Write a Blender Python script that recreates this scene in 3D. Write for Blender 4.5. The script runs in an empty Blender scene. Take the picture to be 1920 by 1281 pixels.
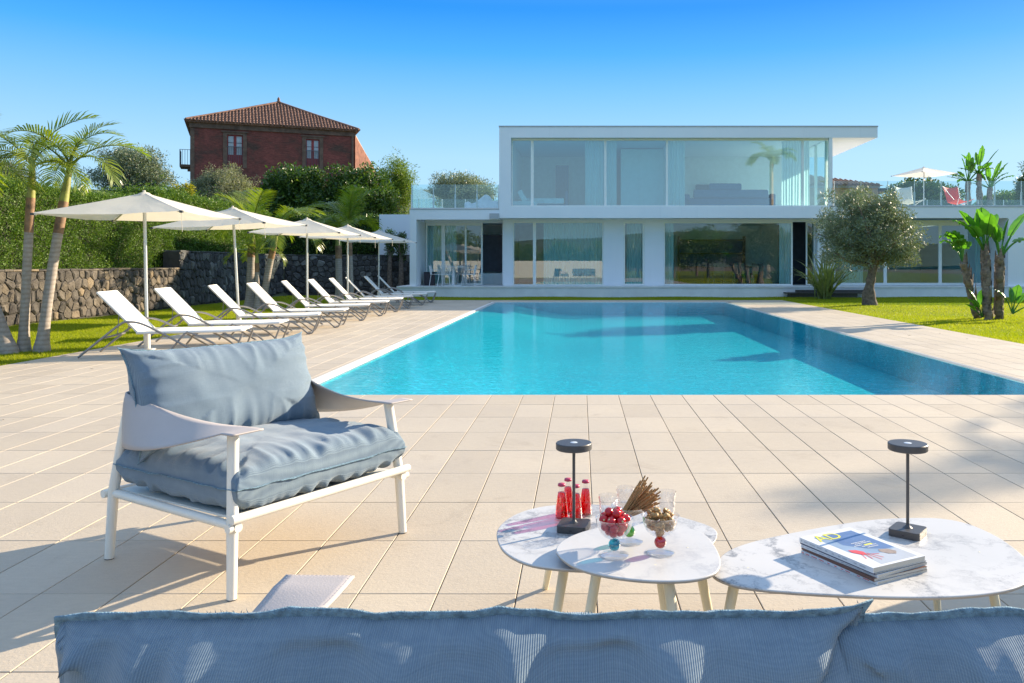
import bpy, bmesh, math, random
import numpy as np
from mathutils import Vector, Matrix, noise as mnoise

R = math.radians
PI = math.pi
sc = bpy.context.scene

# ---------------------------------------------------------------- camera, light, exposure
CAM_H = 1.25
FOCAL = 1550.0            # focal length in pixels of a 1920 px wide frame
PX, PY = 1088.0, 494.5    # principal point (shifted lens, level camera)

cam_d = bpy.data.cameras.new('camera')
cam = bpy.data.objects.new('camera', cam_d)
sc.collection.objects.link(cam)
cam.location = (0, 0, CAM_H)
cam.rotation_euler = (R(90), 0, 0)
cam_d.sensor_fit = 'HORIZONTAL'
cam_d.sensor_width = 36
cam_d.lens = FOCAL / 1920 * 36
cam_d.shift_x = (960 - PX) / 1920
cam_d.shift_y = -(640.5 - PY) / 1920
cam_d.clip_start = 0.05
cam_d.clip_end = 3000
sc.camera = cam

SUN_EL = 21.0
SUN_DIR = Vector((0.829 * math.cos(R(SUN_EL)), 0.559 * math.cos(R(SUN_EL)), math.sin(R(SUN_EL)))).normalized()
sun_d = bpy.data.lights.new('sun', 'SUN')
sun_d.energy = 5.0
sun_d.angle = R(0.55)
sun_d.color = (1.0, 0.84, 0.62)
sun = bpy.data.objects.new('sun', sun_d)
sc.collection.objects.link(sun)
sun.rotation_euler = SUN_DIR.to_track_quat('Z', 'Y').to_euler()
sun.location = (60, 40, 40)

world = bpy.data.worlds.new('World')
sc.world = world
world.use_nodes = True
wn = world.node_tree.nodes
wl = world.node_tree.links
wn.clear()
w_out = wn.new('ShaderNodeOutputWorld')
w_bg = wn.new('ShaderNodeBackground')
w_sky = wn.new('ShaderNodeTexSky')
w_sky.sky_type = 'NISHITA'
w_sky.sun_disc = False
w_sky.sun_elevation = R(SUN_EL)
w_sky.sun_rotation = math.atan2(SUN_DIR.x, SUN_DIR.y)
w_sky.altitude = 100
w_sky.air_density = 1.0
w_sky.dust_density = 1.0
w_sky.ozone_density = 1.0
# the clear sky deepens from pale blue at the horizon to strong blue partway up, then is brightened overhead to lift the shaded facade, the same all round
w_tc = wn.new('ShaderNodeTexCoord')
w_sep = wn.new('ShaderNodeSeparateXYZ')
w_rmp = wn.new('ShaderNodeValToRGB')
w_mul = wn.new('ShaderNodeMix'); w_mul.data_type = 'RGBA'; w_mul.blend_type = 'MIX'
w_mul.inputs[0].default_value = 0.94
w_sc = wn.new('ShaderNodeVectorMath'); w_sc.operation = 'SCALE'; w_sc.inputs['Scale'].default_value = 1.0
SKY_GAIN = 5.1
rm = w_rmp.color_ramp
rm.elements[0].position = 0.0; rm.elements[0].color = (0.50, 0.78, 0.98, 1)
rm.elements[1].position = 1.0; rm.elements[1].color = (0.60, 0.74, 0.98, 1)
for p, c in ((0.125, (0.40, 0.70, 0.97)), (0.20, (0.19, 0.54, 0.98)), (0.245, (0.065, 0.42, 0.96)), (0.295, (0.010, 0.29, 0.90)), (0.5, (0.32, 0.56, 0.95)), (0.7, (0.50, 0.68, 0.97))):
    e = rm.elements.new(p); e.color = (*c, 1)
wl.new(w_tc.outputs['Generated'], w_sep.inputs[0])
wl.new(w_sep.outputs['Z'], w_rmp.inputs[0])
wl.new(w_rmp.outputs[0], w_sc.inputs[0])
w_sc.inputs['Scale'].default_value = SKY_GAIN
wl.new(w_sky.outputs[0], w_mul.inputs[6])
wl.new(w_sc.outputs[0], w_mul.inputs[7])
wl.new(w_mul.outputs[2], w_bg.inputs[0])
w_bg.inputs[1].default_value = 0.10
wl.new(w_bg.outputs[0], w_out.inputs[0])

sc.view_settings.view_transform = 'Standard'
sc.view_settings.look = 'None'
sc.view_settings.gamma = 1
sc.view_settings.use_curve_mapping = False
sc.view_settings.exposure = 1.12
sc.cycles.max_bounces = 10
sc.cycles.transparent_max_bounces = 24
sc.cycles.caustics_reflective = False
sc.cycles.caustics_refractive = False

# ---------------------------------------------------------------- helpers
COL = sc.collection

def G(px, py, z=0.0):
    """World point at height z seen at a pixel of the photograph (used to read measurements off it)."""
    Y = (CAM_H - z) * FOCAL / (py - PY)
    return Vector(((px - PX) / FOCAL * Y, Y, z))

def W(px, py, Y):
    return Vector(((px - PX) / FOCAL * Y, Y, CAM_H - (py - PY) / FOCAL * Y))

def tag(o, label=None, cat=None, group=None, kind=None):
    if label: o['label'] = label
    if cat: o['category'] = cat
    if group: o['group'] = group
    if kind: o['kind'] = kind
    return o

def empty(name, loc=(0, 0, 0), rz=0.0, parent=None):
    o = bpy.data.objects.new(name, None)
    o.empty_display_size = 0.2
    COL.objects.link(o)
    o.location = loc
    o.rotation_euler = (0, 0, rz)
    if parent: o.parent = parent
    return o

def link(name, me, parent=None, loc=None, rot=None, scale=None):
    o = bpy.data.objects.new(name, me)
    COL.objects.link(o)
    if parent: o.parent = parent
    if loc is not None: o.location = loc
    if rot is not None: o.rotation_euler = rot
    if scale is not None: o.scale = scale
    return o

def copy_tree(o, parent=None):
    c = o.copy(); COL.objects.link(c)
    c.parent = parent
    for ch in list(o.children):
        copy_tree(ch, c)
    return c

class MB:
    def __init__(s):
        s.v = []; s.f = []; s.m = []; s.sm = []
    def add(s, vs, fs, mat=0, smooth=False):
        n = len(s.v)
        s.v.extend([tuple(v) for v in vs])
        for f in fs:
            s.f.append(tuple(i + n for i in f)); s.m.append(mat); s.sm.append(smooth)
        return s
    def box(s, x0, x1, y0, y1, z0, z1, mat=0):
        vs = [(x0, y0, z0), (x1, y0, z0), (x1, y1, z0), (x0, y1, z0), (x0, y0, z1), (x1, y0, z1), (x1, y1, z1), (x0, y1, z1)]
        return s.add(vs, [(3, 2, 1, 0), (4, 5, 6, 7), (0, 1, 5, 4), (1, 2, 6, 5), (2, 3, 7, 6), (3, 0, 4, 7)], mat)
    def prism(s, pts, z0, z1, mat=0, smooth_side=False):
        n = len(pts)
        vs = [(p[0], p[1], z0) for p in pts] + [(p[0], p[1], z1) for p in pts]
        s.add(vs, [tuple(range(n - 1, -1, -1)), tuple(range(n, 2 * n))], mat)
        k = len(s.v) - 2 * n
        for i in range(n):
            j = (i + 1) % n
            s.f.append((k + i, k + j, k + n + j, k + n + i)); s.m.append(mat); s.sm.append(smooth_side)
        return s
    def tube(s, pts, r, seg=10, mat=0, caps=True, closed=False):
        pts = [Vector(p) for p in pts]
        n = len(pts)
        rs = r if isinstance(r, (list, tuple)) else [r] * n
        rings = []
        up = None
        for i, p in enumerate(pts):
            if closed:
                t = (pts[(i + 1) % n] - pts[i - 1]).normalized()
            elif i == 0: t = (pts[1] - p).normalized()
            elif i == n - 1: t = (p - pts[i - 1]).normalized()
            else: t = ((pts[i + 1] - p).normalized() + (p - pts[i - 1]).normalized()).normalized()
            if up is None:
                up = t.orthogonal().normalized()
            else:
                up = (up - t * up.dot(t))
                up = up.normalized() if up.length > 1e-6 else t.orthogonal().normalized()
            b = t.cross(up)
            rings.append([p + (up * math.cos(a) + b * math.sin(a)) * rs[i] for a in [2 * PI * k / seg for k in range(seg)]])
        vs = [v for ring in rings for v in ring]
        fs = []
        for i in range(n if closed else n - 1):
            i2 = (i + 1) % n
            for k in range(seg):
                k2 = (k + 1) % seg
                fs.append((i * seg + k, i * seg + k2, i2 * seg + k2, i2 * seg + k))
        s.add(vs, fs, mat, True)
        if caps and not closed:
            s.add(rings[0], [tuple(range(seg - 1, -1, -1))], mat)
            s.add(rings[-1], [tuple(range(seg))], mat)
        return s
    def lathe(s, prof, seg=24, c=(0, 0, 0), mat=0, smooth=True, close_ends=False):
        vs = []
        for (r, z) in prof:
            for k in range(seg):
                a = 2 * PI * k / seg
                vs.append((c[0] + r * math.cos(a), c[1] + r * math.sin(a), c[2] + z))
        fs = []
        for i in range(len(prof) - 1):
            for k in range(seg):
                k2 = (k + 1) % seg
                fs.append((i * seg + k, i * seg + k2, (i + 1) * seg + k2, (i + 1) * seg + k))
        s.add(vs, fs, mat, smooth)
        if close_ends:
            n = len(prof)
            s.add(vs[:seg], [tuple(range(seg - 1, -1, -1))], mat)
            s.add(vs[(n - 1) * seg:], [tuple(range(seg))], mat)
        return s
    def grid(s, fn, nu, nv, mat=0, smooth=True, wrap_u=False):
        vs = [fn(i / nu, j / nv) for j in range(nv + 1) for i in range(nu + 1)]
        fs = [(j * (nu + 1) + i, j * (nu + 1) + i + 1, (j + 1) * (nu + 1) + i + 1, (j + 1) * (nu + 1) + i) for j in range(nv) for i in range(nu)]
        return s.add(vs, fs, mat, smooth)
    def mesh(s, name, mats):
        me = bpy.data.meshes.new(name)
        me.from_pydata(s.v, [], s.f)
        for m in (mats if isinstance(mats, (list, tuple)) else [mats]):
            me.materials.append(m)
        me.polygons.foreach_set('material_index', s.m)
        me.polygons.foreach_set('use_smooth', s.sm)
        me.update()
        return me
    def build(s, name, mats, parent=None, loc=None, rot=None, bevel=0):
        o = link(name, s.mesh(name, mats), parent, loc, rot)
        if bevel:
            b = o.modifiers.new('edge', 'BEVEL'); b.width = bevel; b.segments = 2; b.limit_method = 'ANGLE'; b.angle_limit = R(40)
        return o

def np_mesh(name, verts, faces4, mat, rnd=None, smooth=False):
    """Fast mesh of quads from numpy arrays; rnd is one number per face (leaf to leaf variation)."""
    me = bpy.data.meshes.new(name)
    nv, nf = len(verts), len(faces4)
    me.vertices.add(nv)
    me.vertices.foreach_set('co', np.asarray(verts, dtype=np.float32).ravel())
    k = faces4.shape[1]
    me.loops.add(nf * k)
    me.loops.foreach_set('vertex_index', faces4.astype(np.int32).ravel())
    me.polygons.add(nf)
    me.polygons.foreach_set('loop_start', np.arange(0, nf * k, k, dtype=np.int32))
    try:
        me.polygons.foreach_set('loop_total', np.full(nf, k, dtype=np.int32))
    except Exception:
        pass
    me.update(calc_edges=True)
    if rnd is not None:
        a = me.attributes.new('rnd', 'FLOAT', 'FACE')
        a.data.foreach_set('value', np.asarray(rnd, dtype=np.float32))
    me.materials.append(mat)
    if smooth:
        me.polygons.foreach_set('use_smooth', np.ones(nf, dtype=bool))
    return me

# ---------------------------------------------------------------- materials
class NT:
    def __init__(s, name):
        s.mat = bpy.data.materials.new(name); s.mat.use_nodes = True
        s.n = s.mat.node_tree.nodes; s.l = s.mat.node_tree.links
        s.bsdf = s.n['Principled BSDF']; s.out = s.n['Material Output']
        s._pos = None
    def node(s, t, **kw):
        n = s.n.new(t)
        for k, v in kw.items():
            if k.startswith('i_'): n.inputs[k[2:]].default_value = v
            else: setattr(n, k, v)
        return n
    def pos(s, obj=False):
        if obj:
            return s.n.new('ShaderNodeTexCoord').outputs['Object']
        g = s.n.new('ShaderNodeNewGeometry'); return g.outputs['Position']
    def scaled(s, vec, sx, sy, sz):
        m = s.n.new('ShaderNodeMapping'); m.inputs['Scale'].default_value = (sx, sy, sz)
        s.l.new(vec, m.inputs[0]); return m.outputs[0]
    def noise(s, vec, scale, detail=4, rough=0.5, dist=0.0):
        n = s.node('ShaderNodeTexNoise'); n.inputs['Scale'].default_value = scale; n.inputs['Detail'].default_value = detail
        n.inputs['Roughness'].default_value = rough; n.inputs['Distortion'].default_value = dist
        s.l.new(vec, n.inputs['Vector']); return n.outputs[0]
    def ramp(s, fac, stops):
        n = s.node('ShaderNodeValToRGB'); r = n.color_ramp
        while len(r.elements) > 1: r.elements.remove(r.elements[0])
        r.elements[0].position = stops[0][0]; r.elements[0].color = (*stops[0][1], 1)
        for p, c in stops[1:]:
            e = r.elements.new(p); e.color = (*c, 1)
        s.l.new(fac, n.inputs[0]); return n.outputs[0]
    def mix(s, fac, a, b, mode='MIX'):
        n = s.node('ShaderNodeMix', data_type='RGBA', blend_type=mode)
        for inp, v in ((n.inputs[0], fac), (n.inputs[6], a), (n.inputs[7], b)):
            if hasattr(v, 'is_output') or isinstance(v, bpy.types.NodeSocket): s.l.new(v, inp)
            elif isinstance(v, (int, float)): inp.default_value = v
            else: inp.default_value = (*v, 1)
        return n.outputs[2]
    def math(s, op, a, b=None):
        n = s.node('ShaderNodeMath', operation=op)
        for i, v in enumerate((a, b)):
            if v is None: continue
            if isinstance(v, bpy.types.NodeSocket): s.l.new(v, n.inputs[i])
            else: n.inputs[i].default_value = v
        return n.outputs[0]
    def bump(s, h, strength=0.3, dist=0.01):
        b = s.node('ShaderNodeBump'); b.inputs['Strength'].default_value = strength; b.inputs['Distance'].default_value = dist
        s.l.new(h, b.inputs['Height']); s.l.new(b.outputs[0], s.bsdf.inputs['Normal']); return b.outputs[0]
    def color(s, c):
        if isinstance(c, bpy.types.NodeSocket): s.l.new(c, s.bsdf.inputs['Base Color'])
        else: s.bsdf.inputs['Base Color'].default_value = (*c, 1)
    def set(s, **kw):
        for k, v in kw.items():
            s.bsdf.inputs[k.replace('_', ' ')].default_value = v
        return s

def simple(name, c, rough=0.5, metal=0.0, var=0.12, scale=6.0, bump=0.0, bscale=60, spec=0.5, obj=False):
    m = NT(name)
    p = m.pos(obj)
    n = m.noise(p, scale, 5, 0.6)
    d = tuple(max(0, x * (1 - var)) for x in c); u = tuple(min(1, x * (1 + var)) for x in c)
    m.color(m.ramp(n, [(0.3, d), (0.7, u)]))
    m.bsdf.inputs['Roughness'].default_value = rough
    m.bsdf.inputs['Metallic'].default_value = metal
    m.bsdf.inputs['Specular IOR Level'].default_value = spec
    if bump:
        m.bump(m.noise(p, bscale, 3), bump, 0.005)
    return m.mat

def leaf_mat(name, c1, c2, trans=0.35, rough=0.45, spec=0.4, c3=None, tboost=1.0):
    m = NT(name)
    a = m.node('ShaderNodeAttribute', attribute_name='rnd')
    st = [(0.0, c1), (1.0, c2)] if c3 is None else [(0.0, c1), (0.75, c2), (1.0, c3)]
    col = m.ramp(a.outputs['Fac'], st)
    m.color(col)
    m.set(Roughness=rough); m.bsdf.inputs['Specular IOR Level'].default_value = spec
    t = m.node('ShaderNodeBsdfTranslucent')
    tc = m.mix(1.0, col, (1.15 * tboost, 1.2 * tboost, 0.55 * tboost), 'MULTIPLY')
    m.l.new(tc, t.inputs[0])
    mx = m.node('ShaderNodeMixShader'); mx.inputs[0].default_value = trans
    m.l.new(m.bsdf.outputs[0], mx.inputs[1]); m.l.new(t.outputs[0], mx.inputs[2])
    m.l.new(mx.outputs[0], m.out.inputs[0])
    return m.mat

def thin_glass(name, tint, refl=1.0, base=0.0, rough=0.0, gtint=(1, 1, 1), ior=1.5):
    """Thin pane: clear (tinted) with a Fresnel reflection; light passes straight through."""
    m = NT(name)
    m.n.remove(m.bsdf)
    t = m.node('ShaderNodeBsdfTransparent'); t.inputs[0].default_value = (*tint, 1)
    g = m.node('ShaderNodeBsdfGlossy'); g.inputs['Roughness'].default_value = rough; g.inputs[0].default_value = (*gtint, 1)
    f = m.node('ShaderNodeLayerWeight'); f.inputs[0].default_value = 0.5
    k = m.math('ADD', m.math('MULTIPLY', m.math('POWER', f.outputs['Facing'], 4.0), 0.9), 0.045)
    k = m.math('MULTIPLY', k, refl)
    k = m.math('ADD', k, base)
    k = m.math('MINIMUM', k, 1.0)
    mx = m.node('ShaderNodeMixShader')
    m.l.new(k, mx.inputs[0]); m.l.new(t.outputs[0], mx.inputs[1]); m.l.new(g.outputs[0], mx.inputs[2])
    m.l.new(mx.outputs[0], m.out.inputs[0])
    return m.mat

M = {}
def m_render():
    m = NT('white_render')
    p = m.pos()
    a = m.noise(p, 0.6, 5, 0.6)
    c = m.ramp(a, [(0.3, (0.83, 0.84, 0.85)), (0.7, (0.88, 0.88, 0.88))])
    st = m.noise(m.scaled(p, 7, 7, 0.35), 1.0, 5, 0.7)
    c = m.mix(1.0, c, m.ramp(st, [(0.25, (0.955, 0.955, 0.95)), (0.42, (1, 1, 1))]), 'MULTIPLY')
    m.color(c); m.set(Roughness=0.8)
    m.bump(m.noise(p, 40, 3), 0.08, 0.005)
    return m.mat
M['white_wall'] = m_render()
M['white_paint'] = simple('white_paint', (0.86, 0.86, 0.84), 0.4, var=0.03)
M['ceiling'] = simple('ceiling_paint', (0.75, 0.75, 0.74), 0.8, var=0.03)
M['plinth'] = simple('plinth_stone', (0.76, 0.77, 0.78), 0.5, var=0.08, scale=2.0, bump=0.05)
M['frame_cream'] = simple('window_frame_paint', (0.88, 0.88, 0.82), 0.4, var=0.03)
M['interior_floor'] = simple('interior_floor', (0.42, 0.40, 0.37), 0.25, var=0.1)
M['interior_wall'] = simple('interior_wall', (0.78, 0.79, 0.78), 0.7, var=0.05)
M['interior_dark'] = simple('interior_dark', (0.035, 0.035, 0.05), 0.6, var=0.2)
M['door_cream'] = simple('wardrobe_lacquer', (0.80, 0.84, 0.82), 0.35, var=0.03)
M['roof_edge'] = simple('roof_edge_metal', (0.42, 0.43, 0.44), 0.4, var=0.05)
M['metal_grey'] = simple('lounger_metal', (0.30, 0.285, 0.27), 0.38, metal=0.55, var=0.08)
M['sling'] = simple('sling_fabric', (0.80, 0.78, 0.73), 0.7, var=0.03, bump=0.15, bscale=500)
M['canopy'] = None
M['pole'] = simple('aluminium_pole', (0.62, 0.62, 0.60), 0.35, metal=0.5, var=0.05)
M['chair_frame'] = simple('cream_powder_coat', (0.80, 0.765, 0.68), 0.38, var=0.03, obj=True)
M['table_leg'] = simple('table_leg_coat', (0.76, 0.70, 0.52), 0.42, var=0.03, obj=True)
M['lamp_metal'] = simple('anthracite_metal', (0.075, 0.073, 0.075), 0.42, metal=0.25, var=0.1, bump=0.05, bscale=900)
M['lamp_top'] = simple('lamp_touch_disc', (0.55, 0.60, 0.66), 0.4)
M['paper_white'] = simple('paper_white', (0.66, 0.67, 0.68), 0.45, var=0.03)
M['wood_dark'] = simple('dark_wood', (0.07, 0.065, 0.06), 0.6, var=0.3, scale=20)
M['iron'] = simple('wrought_iron', (0.12, 0.13, 0.14), 0.5, metal=0.4)
M['navy'] = simple('navy_upholstery', (0.07, 0.12, 0.22), 0.8, var=0.1)
M['bed_white'] = simple('bed_linen', (0.75, 0.75, 0.74), 0.8)
M['red_canvas'] = simple('red_canvas', (0.80, 0.09, 0.07), 0.75, var=0.05)
M['beige_canvas'] = simple('beige_canvas', (0.70, 0.66, 0.56), 0.75, var=0.05)
M['black_box'] = simple('black_box', (0.03, 0.025, 0.035), 0.5)

def m_canopy():
    m = NT('parasol_canvas')
    p = m.pos(True)
    n = m.noise(p, 3.0, 4)
    c = m.ramp(n, [(0.3, (0.82, 0.78, 0.69)), (0.7, (0.87, 0.83, 0.74))])
    m.color(c); m.set(Roughness=0.85)
    t = m.node('ShaderNodeBsdfTranslucent'); t.inputs[0].default_value = (0.78, 0.69, 0.52, 1)
    mx = m.node('ShaderNodeMixShader'); mx.inputs[0].default_value = 0.42
    m.l.new(m.bsdf.outputs[0], mx.inputs[1]); m.l.new(t.outputs[0], mx.inputs[2]); m.l.new(mx.outputs[0], m.out.inputs[0])
    return m.mat
M['canopy'] = m_canopy()

def m_curtain():
    m = NT('sheer_curtain')
    m.color((0.90, 0.92, 0.90)); m.set(Roughness=0.9)
    t = m.node('ShaderNodeBsdfTranslucent'); t.inputs[0].default_value = (0.8, 0.84, 0.8, 1)
    mx = m.node('ShaderNodeMixShader'); mx.inputs[0].default_value = 0.5
    m.l.new(m.bsdf.outputs[0], mx.inputs[1]); m.l.new(t.outputs[0], mx.inputs[2]); m.l.new(mx.outputs[0], m.out.inputs[0])
    return m.mat
M['curtain'] = m_curtain()

def m_tile():
    m = NT('porcelain_tile')
    p = m.pos()
    sp = m.node('ShaderNodeSeparateXYZ'); m.l.new(p, sp.inputs[0])
    cx = m.math('FLOOR', m.math('DIVIDE', m.math('SUBTRACT', sp.outputs[0], 0.061), TILE_W))
    cy = m.math('FLOOR', m.math('DIVIDE', m.math('SUBTRACT', sp.outputs[1], 0.13), TILE_D))
    cb = m.node('ShaderNodeCombineXYZ'); m.l.new(cx, cb.inputs[0]); m.l.new(cy, cb.inputs[1])
    wn_ = m.node('ShaderNodeTexWhiteNoise'); m.l.new(cb.outputs[0], wn_.inputs['Vector'])
    base = m.ramp(wn_.outputs[0], [(0.0, (0.485, 0.41, 0.315)), (0.5, (0.515, 0.438, 0.338)), (1.0, (0.545, 0.465, 0.362))])
    big = m.ramp(m.noise(p, 0.9, 5, 0.6), [(0.3, (0.93, 0.93, 0.94)), (0.7, (1.04, 1.03, 1.0))])
    fine = m.ramp(m.noise(m.scaled(p, 1.0, 3.5, 1), 16, 6, 0.7), [(0.3, (0.93, 0.925, 0.92)), (0.7, (1.04, 1.04, 1.04))])
    c = m.mix(1.0, base, big, 'MULTIPLY'); c = m.mix(1.0, c, fine, 'MULTIPLY')
    # dried drips and dust
    st = m.ramp(m.noise(p, 2.3, 8, 0.72, 1.0), [(0.56, (1, 1, 1)), (0.74, (0.84, 0.82, 0.80))])
    c = m.mix(1.0, c, st, 'MULTIPLY')
    m.color(c); m.set(Roughness=0.62)
    n2 = m.noise(m.scaled(p, 1.0, 1.6, 1), 55, 5, 0.65)
    m.bump(n2, 0.38, 0.006)
    return m.mat

TILE_W, TILE_D = 0.3009, 0.6
M['tile'] = m_tile()
M['grout'] = simple('grout', (0.16, 0.12, 0.085), 0.9, var=0.15)
M['coping'] = simple('pool_coping', (0.72, 0.70, 0.66), 0.55, var=0.05)

def m_basin():
    m = NT('pool_mosaic_sparkle')
    p = m.pos()
    big = m.ramp(m.noise(p, 0.35, 3), [(0.3, (0.002, 0.44, 0.53)), (0.7, (0.004, 0.50, 0.58))])
    fl = m.node('ShaderNodeVectorMath', operation='SNAP'); m.l.new(p, fl.inputs[0]); fl.inputs[1].default_value = (0.04, 0.04, 0.04)
    wn_ = m.node('ShaderNodeTexWhiteNoise'); m.l.new(fl.outputs[0], wn_.inputs['Vector'])
    c = m.mix(1.0, big, m.ramp(wn_.outputs[0], [(0.0, (0.70, 0.84, 0.86)), (0.8, (1.0, 1.0, 1.0)), (1.0, (3.0, 1.35, 1.3))]), 'MULTIPLY')  # random pale cells put the water's sparkle into the mosaic colour
    m.color(c); m.set(Roughness=0.5)
    return m.mat
M['basin'] = m_basin()

def m_water():
    m = NT('pool_water')
    m.n.remove(m.bsdf)
    p = m.pos()
    h1 = m.noise(m.scaled(p, 1, 1.0, 1), 9.0, 3, 0.6, 0.4)
    h2 = m.noise(m.scaled(p, 1, 1.2, 1), 1.6, 2, 0.5)
    h = m.math('ADD', h1, m.math('MULTIPLY', h2, 0.8))
    b = m.node('ShaderNodeBump'); b.inputs['Strength'].default_value = 1.0; b.inputs['Distance'].default_value = 0.0036
    m.l.new(h, b.inputs['Height'])
    t = m.node('ShaderNodeBsdfTransparent'); t.inputs[0].default_value = (0.60, 0.94, 0.98, 1)
    g = m.node('ShaderNodeBsdfGlossy'); g.inputs['Roughness'].default_value = 0.03; g.inputs[0].default_value = (1, 1, 1, 1)
    m.l.new(b.outputs[0], g.inputs['Normal'])
    f = m.node('ShaderNodeLayerWeight'); f.inputs[0].default_value = 0.5
    m.l.new(b.outputs[0], f.inputs['Normal'])
    k = m.math('ADD', m.math('MULTIPLY', m.math('POWER', f.outputs['Facing'], 5.0), 0.60), 0.02)
    mx = m.node('ShaderNodeMixShader'); m.l.new(k, mx.inputs[0]); m.l.new(t.outputs[0], mx.inputs[1]); m.l.new(g.outputs[0], mx.inputs[2])
    m.l.new(mx.outputs[0], m.out.inputs[0])
    return m.mat
M['water'] = m_water()

M['glass_house'] = thin_glass('window_glass', (0.66, 0.96, 0.96), 1.4, 0.08)
M['glass_upper'] = thin_glass('coated_window_glass', (0.55, 0.94, 0.98), 1.4, 0.20)
M['glass_rail'] = thin_glass('railing_glass', (0.84, 0.93, 0.94), 1.0, 0.02)
M['crystal'] = thin_glass('crystal', (0.975, 0.975, 0.98), 0.95, 0.01, 0.02)
M['cut_crystal'] = thin_glass('cut_crystal', (0.93, 0.93, 0.95), 2.6, 0.05, 0.03)
M['liquid_red'] = thin_glass('red_soda', (0.86, 0.004, 0.015), 1.0, 0.02)
M['ball_blue'] = thin_glass('turquoise_glass', (0.0, 0.52, 0.62), 1.4, 0.05)
M['ball_red'] = thin_glass('ruby_glass', (0.55, 0.0, 0.015), 1.4, 0.05)
M['ball_green'] = thin_glass('green_glass', (0.22, 0.52, 0.02), 1.4, 0.05)

def m_facade():
    m = NT('weathered_red_plaster')
    p = m.pos()
    a = m.noise(m.scaled(p, 1, 1, 1.6), 0.5, 9, 0.7, 0.4)
    c = m.ramp(a, [(0.36, (0.12, 0.07, 0.052)), (0.5, (0.24, 0.078, 0.058)), (0.66, (0.34, 0.10, 0.078))])
    b = m.noise(m.scaled(p, 1, 1, 4.5), 3.0, 6, 0.7)
    c = m.mix(1.0, c, m.ramp(b, [(0.35, (0.6, 0.58, 0.56)), (0.65, (1.1, 1.05, 1.0))]), 'MULTIPLY')
    m.color(c); m.set(Roughness=0.95)
    m.bump(b, 0.5, 0.05)
    return m.mat
M['red_plaster'] = m_facade()
M['rear_brick'] = simple('rear_brick', (0.20, 0.085, 0.055), 0.95, var=0.5, scale=2.5)
M['red_wood'] = simple('red_shutter_wood', (0.30, 0.04, 0.035), 0.6, var=0.2)
M['brown_stone'] = simple('brown_stone_trim', (0.17, 0.105, 0.07), 0.9, var=0.35, scale=2.0)
M['roof_tile'] = simple('terracotta_tile', (0.25, 0.135, 0.09), 0.9, var=0.45, scale=3.5)
M['orange_wall'] = simple('ochre_plaster', (0.55, 0.36, 0.22), 0.9, var=0.2, scale=1.0)
M['pale_blind'] = simple('pale_blind', (0.48, 0.50, 0.50), 0.6)

def m_stone(name, stops):
    m = NT(name)
    p = m.pos()
    oi = m.node('ShaderNodeObjectInfo')
    a = m.noise(p, 5.0, 8, 0.7)
    c = m.ramp(oi.outputs['Random'], stops)
    c = m.mix(1.0, c, m.ramp(a, [(0.32, (0.50, 0.48, 0.46)), (0.68, (1.35, 1.35, 1.33))]), 'MULTIPLY')
    lich = m.ramp(m.noise(p, 11, 4, 0.6), [(0.62, (0, 0, 0)), (0.74, (1, 1, 1))])
    c = m.mix(m.math('MULTIPLY', lich, 0.35), c, (0.30, 0.28, 0.22))
    m.color(c); m.set(Roughness=0.95)
    m.bump(m.noise(p, 28, 8, 0.75), 0.9, 0.03)
    return m.mat
M['stone_warm'] = m_stone('lava_stone_warm', [(0.0, (0.075, 0.066, 0.057)), (0.45, (0.12, 0.103, 0.085)), (0.85, (0.175, 0.145, 0.11)), (1.0, (0.27, 0.205, 0.13))])
M['stone_dark'] = m_stone('lava_stone_dark', [(0.0, (0.045, 0.045, 0.047)), (0.5, (0.08, 0.08, 0.08)), (0.9, (0.13, 0.13, 0.125)), (1.0, (0.24, 0.24, 0.23))])
M['mortar'] = simple('dark_joint', (0.055, 0.05, 0.045), 0.95, var=0.3)

def m_lawn():
    m = NT('lawn_turf')
    p = m.pos()
    a = m.noise(p, 1.1, 5, 0.65)
    c = m.ramp(a, [(0.3, (0.17, 0.23, 0.012)), (0.7, (0.27, 0.30, 0.02))])
    pt = m.ramp(m.noise(p, 0.45, 6, 0.7, 0.8), [(0.38, (1.0, 0.92, 0.8)), (0.5, (1, 1, 1)), (0.66, (0.72, 0.86, 0.8))])
    c = m.mix(1.0, c, pt, 'MULTIPLY')
    b = m.noise(p, 60, 4, 0.7)
    c = m.mix(1.0, c, m.ramp(b, [(0.3, (0.55, 0.6, 0.5)), (0.7, (1.25, 1.2, 1.1))]), 'MULTIPLY')
    m.color(c); m.set(Roughness=0.9); m.bsdf.inputs['Specular IOR Level'].default_value = 0.1
    m.bump(b, 1.0, 0.03)
    return m.mat
M['lawn'] = m_lawn()
M['grass'] = leaf_mat('grass_blade', (0.24, 0.31, 0.012), (0.40, 0.42, 0.02), 0.5, 0.5, 0.2, c3=(0.42, 0.42, 0.05))
M['field'] = simple('dry_field', (0.20, 0.15, 0.09), 0.95, var=0.4, scale=0.05)
M['hill'] = simple('hill_scrub', (0.09, 0.11, 0.06), 0.95, var=0.6, scale=0.03)
M['bark'] = simple('olive_bark', (0.17, 0.13, 0.10), 0.95, var=0.5, scale=14, bump=0.9, bscale=35)
M['leaf_olive'] = leaf_mat('olive_leaf', (0.09, 0.125, 0.07), (0.23, 0.275, 0.17), 0.22, 0.45, 0.5, c3=(0.33, 0.37, 0.26))
M['leaf_silver'] = leaf_mat('silver_leaf', (0.15, 0.17, 0.10), (0.30, 0.31, 0.20), 0.3, 0.6, 0.3, c3=(0.45, 0.44, 0.32))
M['leaf_hedge'] = leaf_mat('hedge_leaf', (0.045, 0.115, 0.014), (0.145, 0.235, 0.032), 0.30, 0.5, 0.3, c3=(0.22, 0.28, 0.05))
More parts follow.
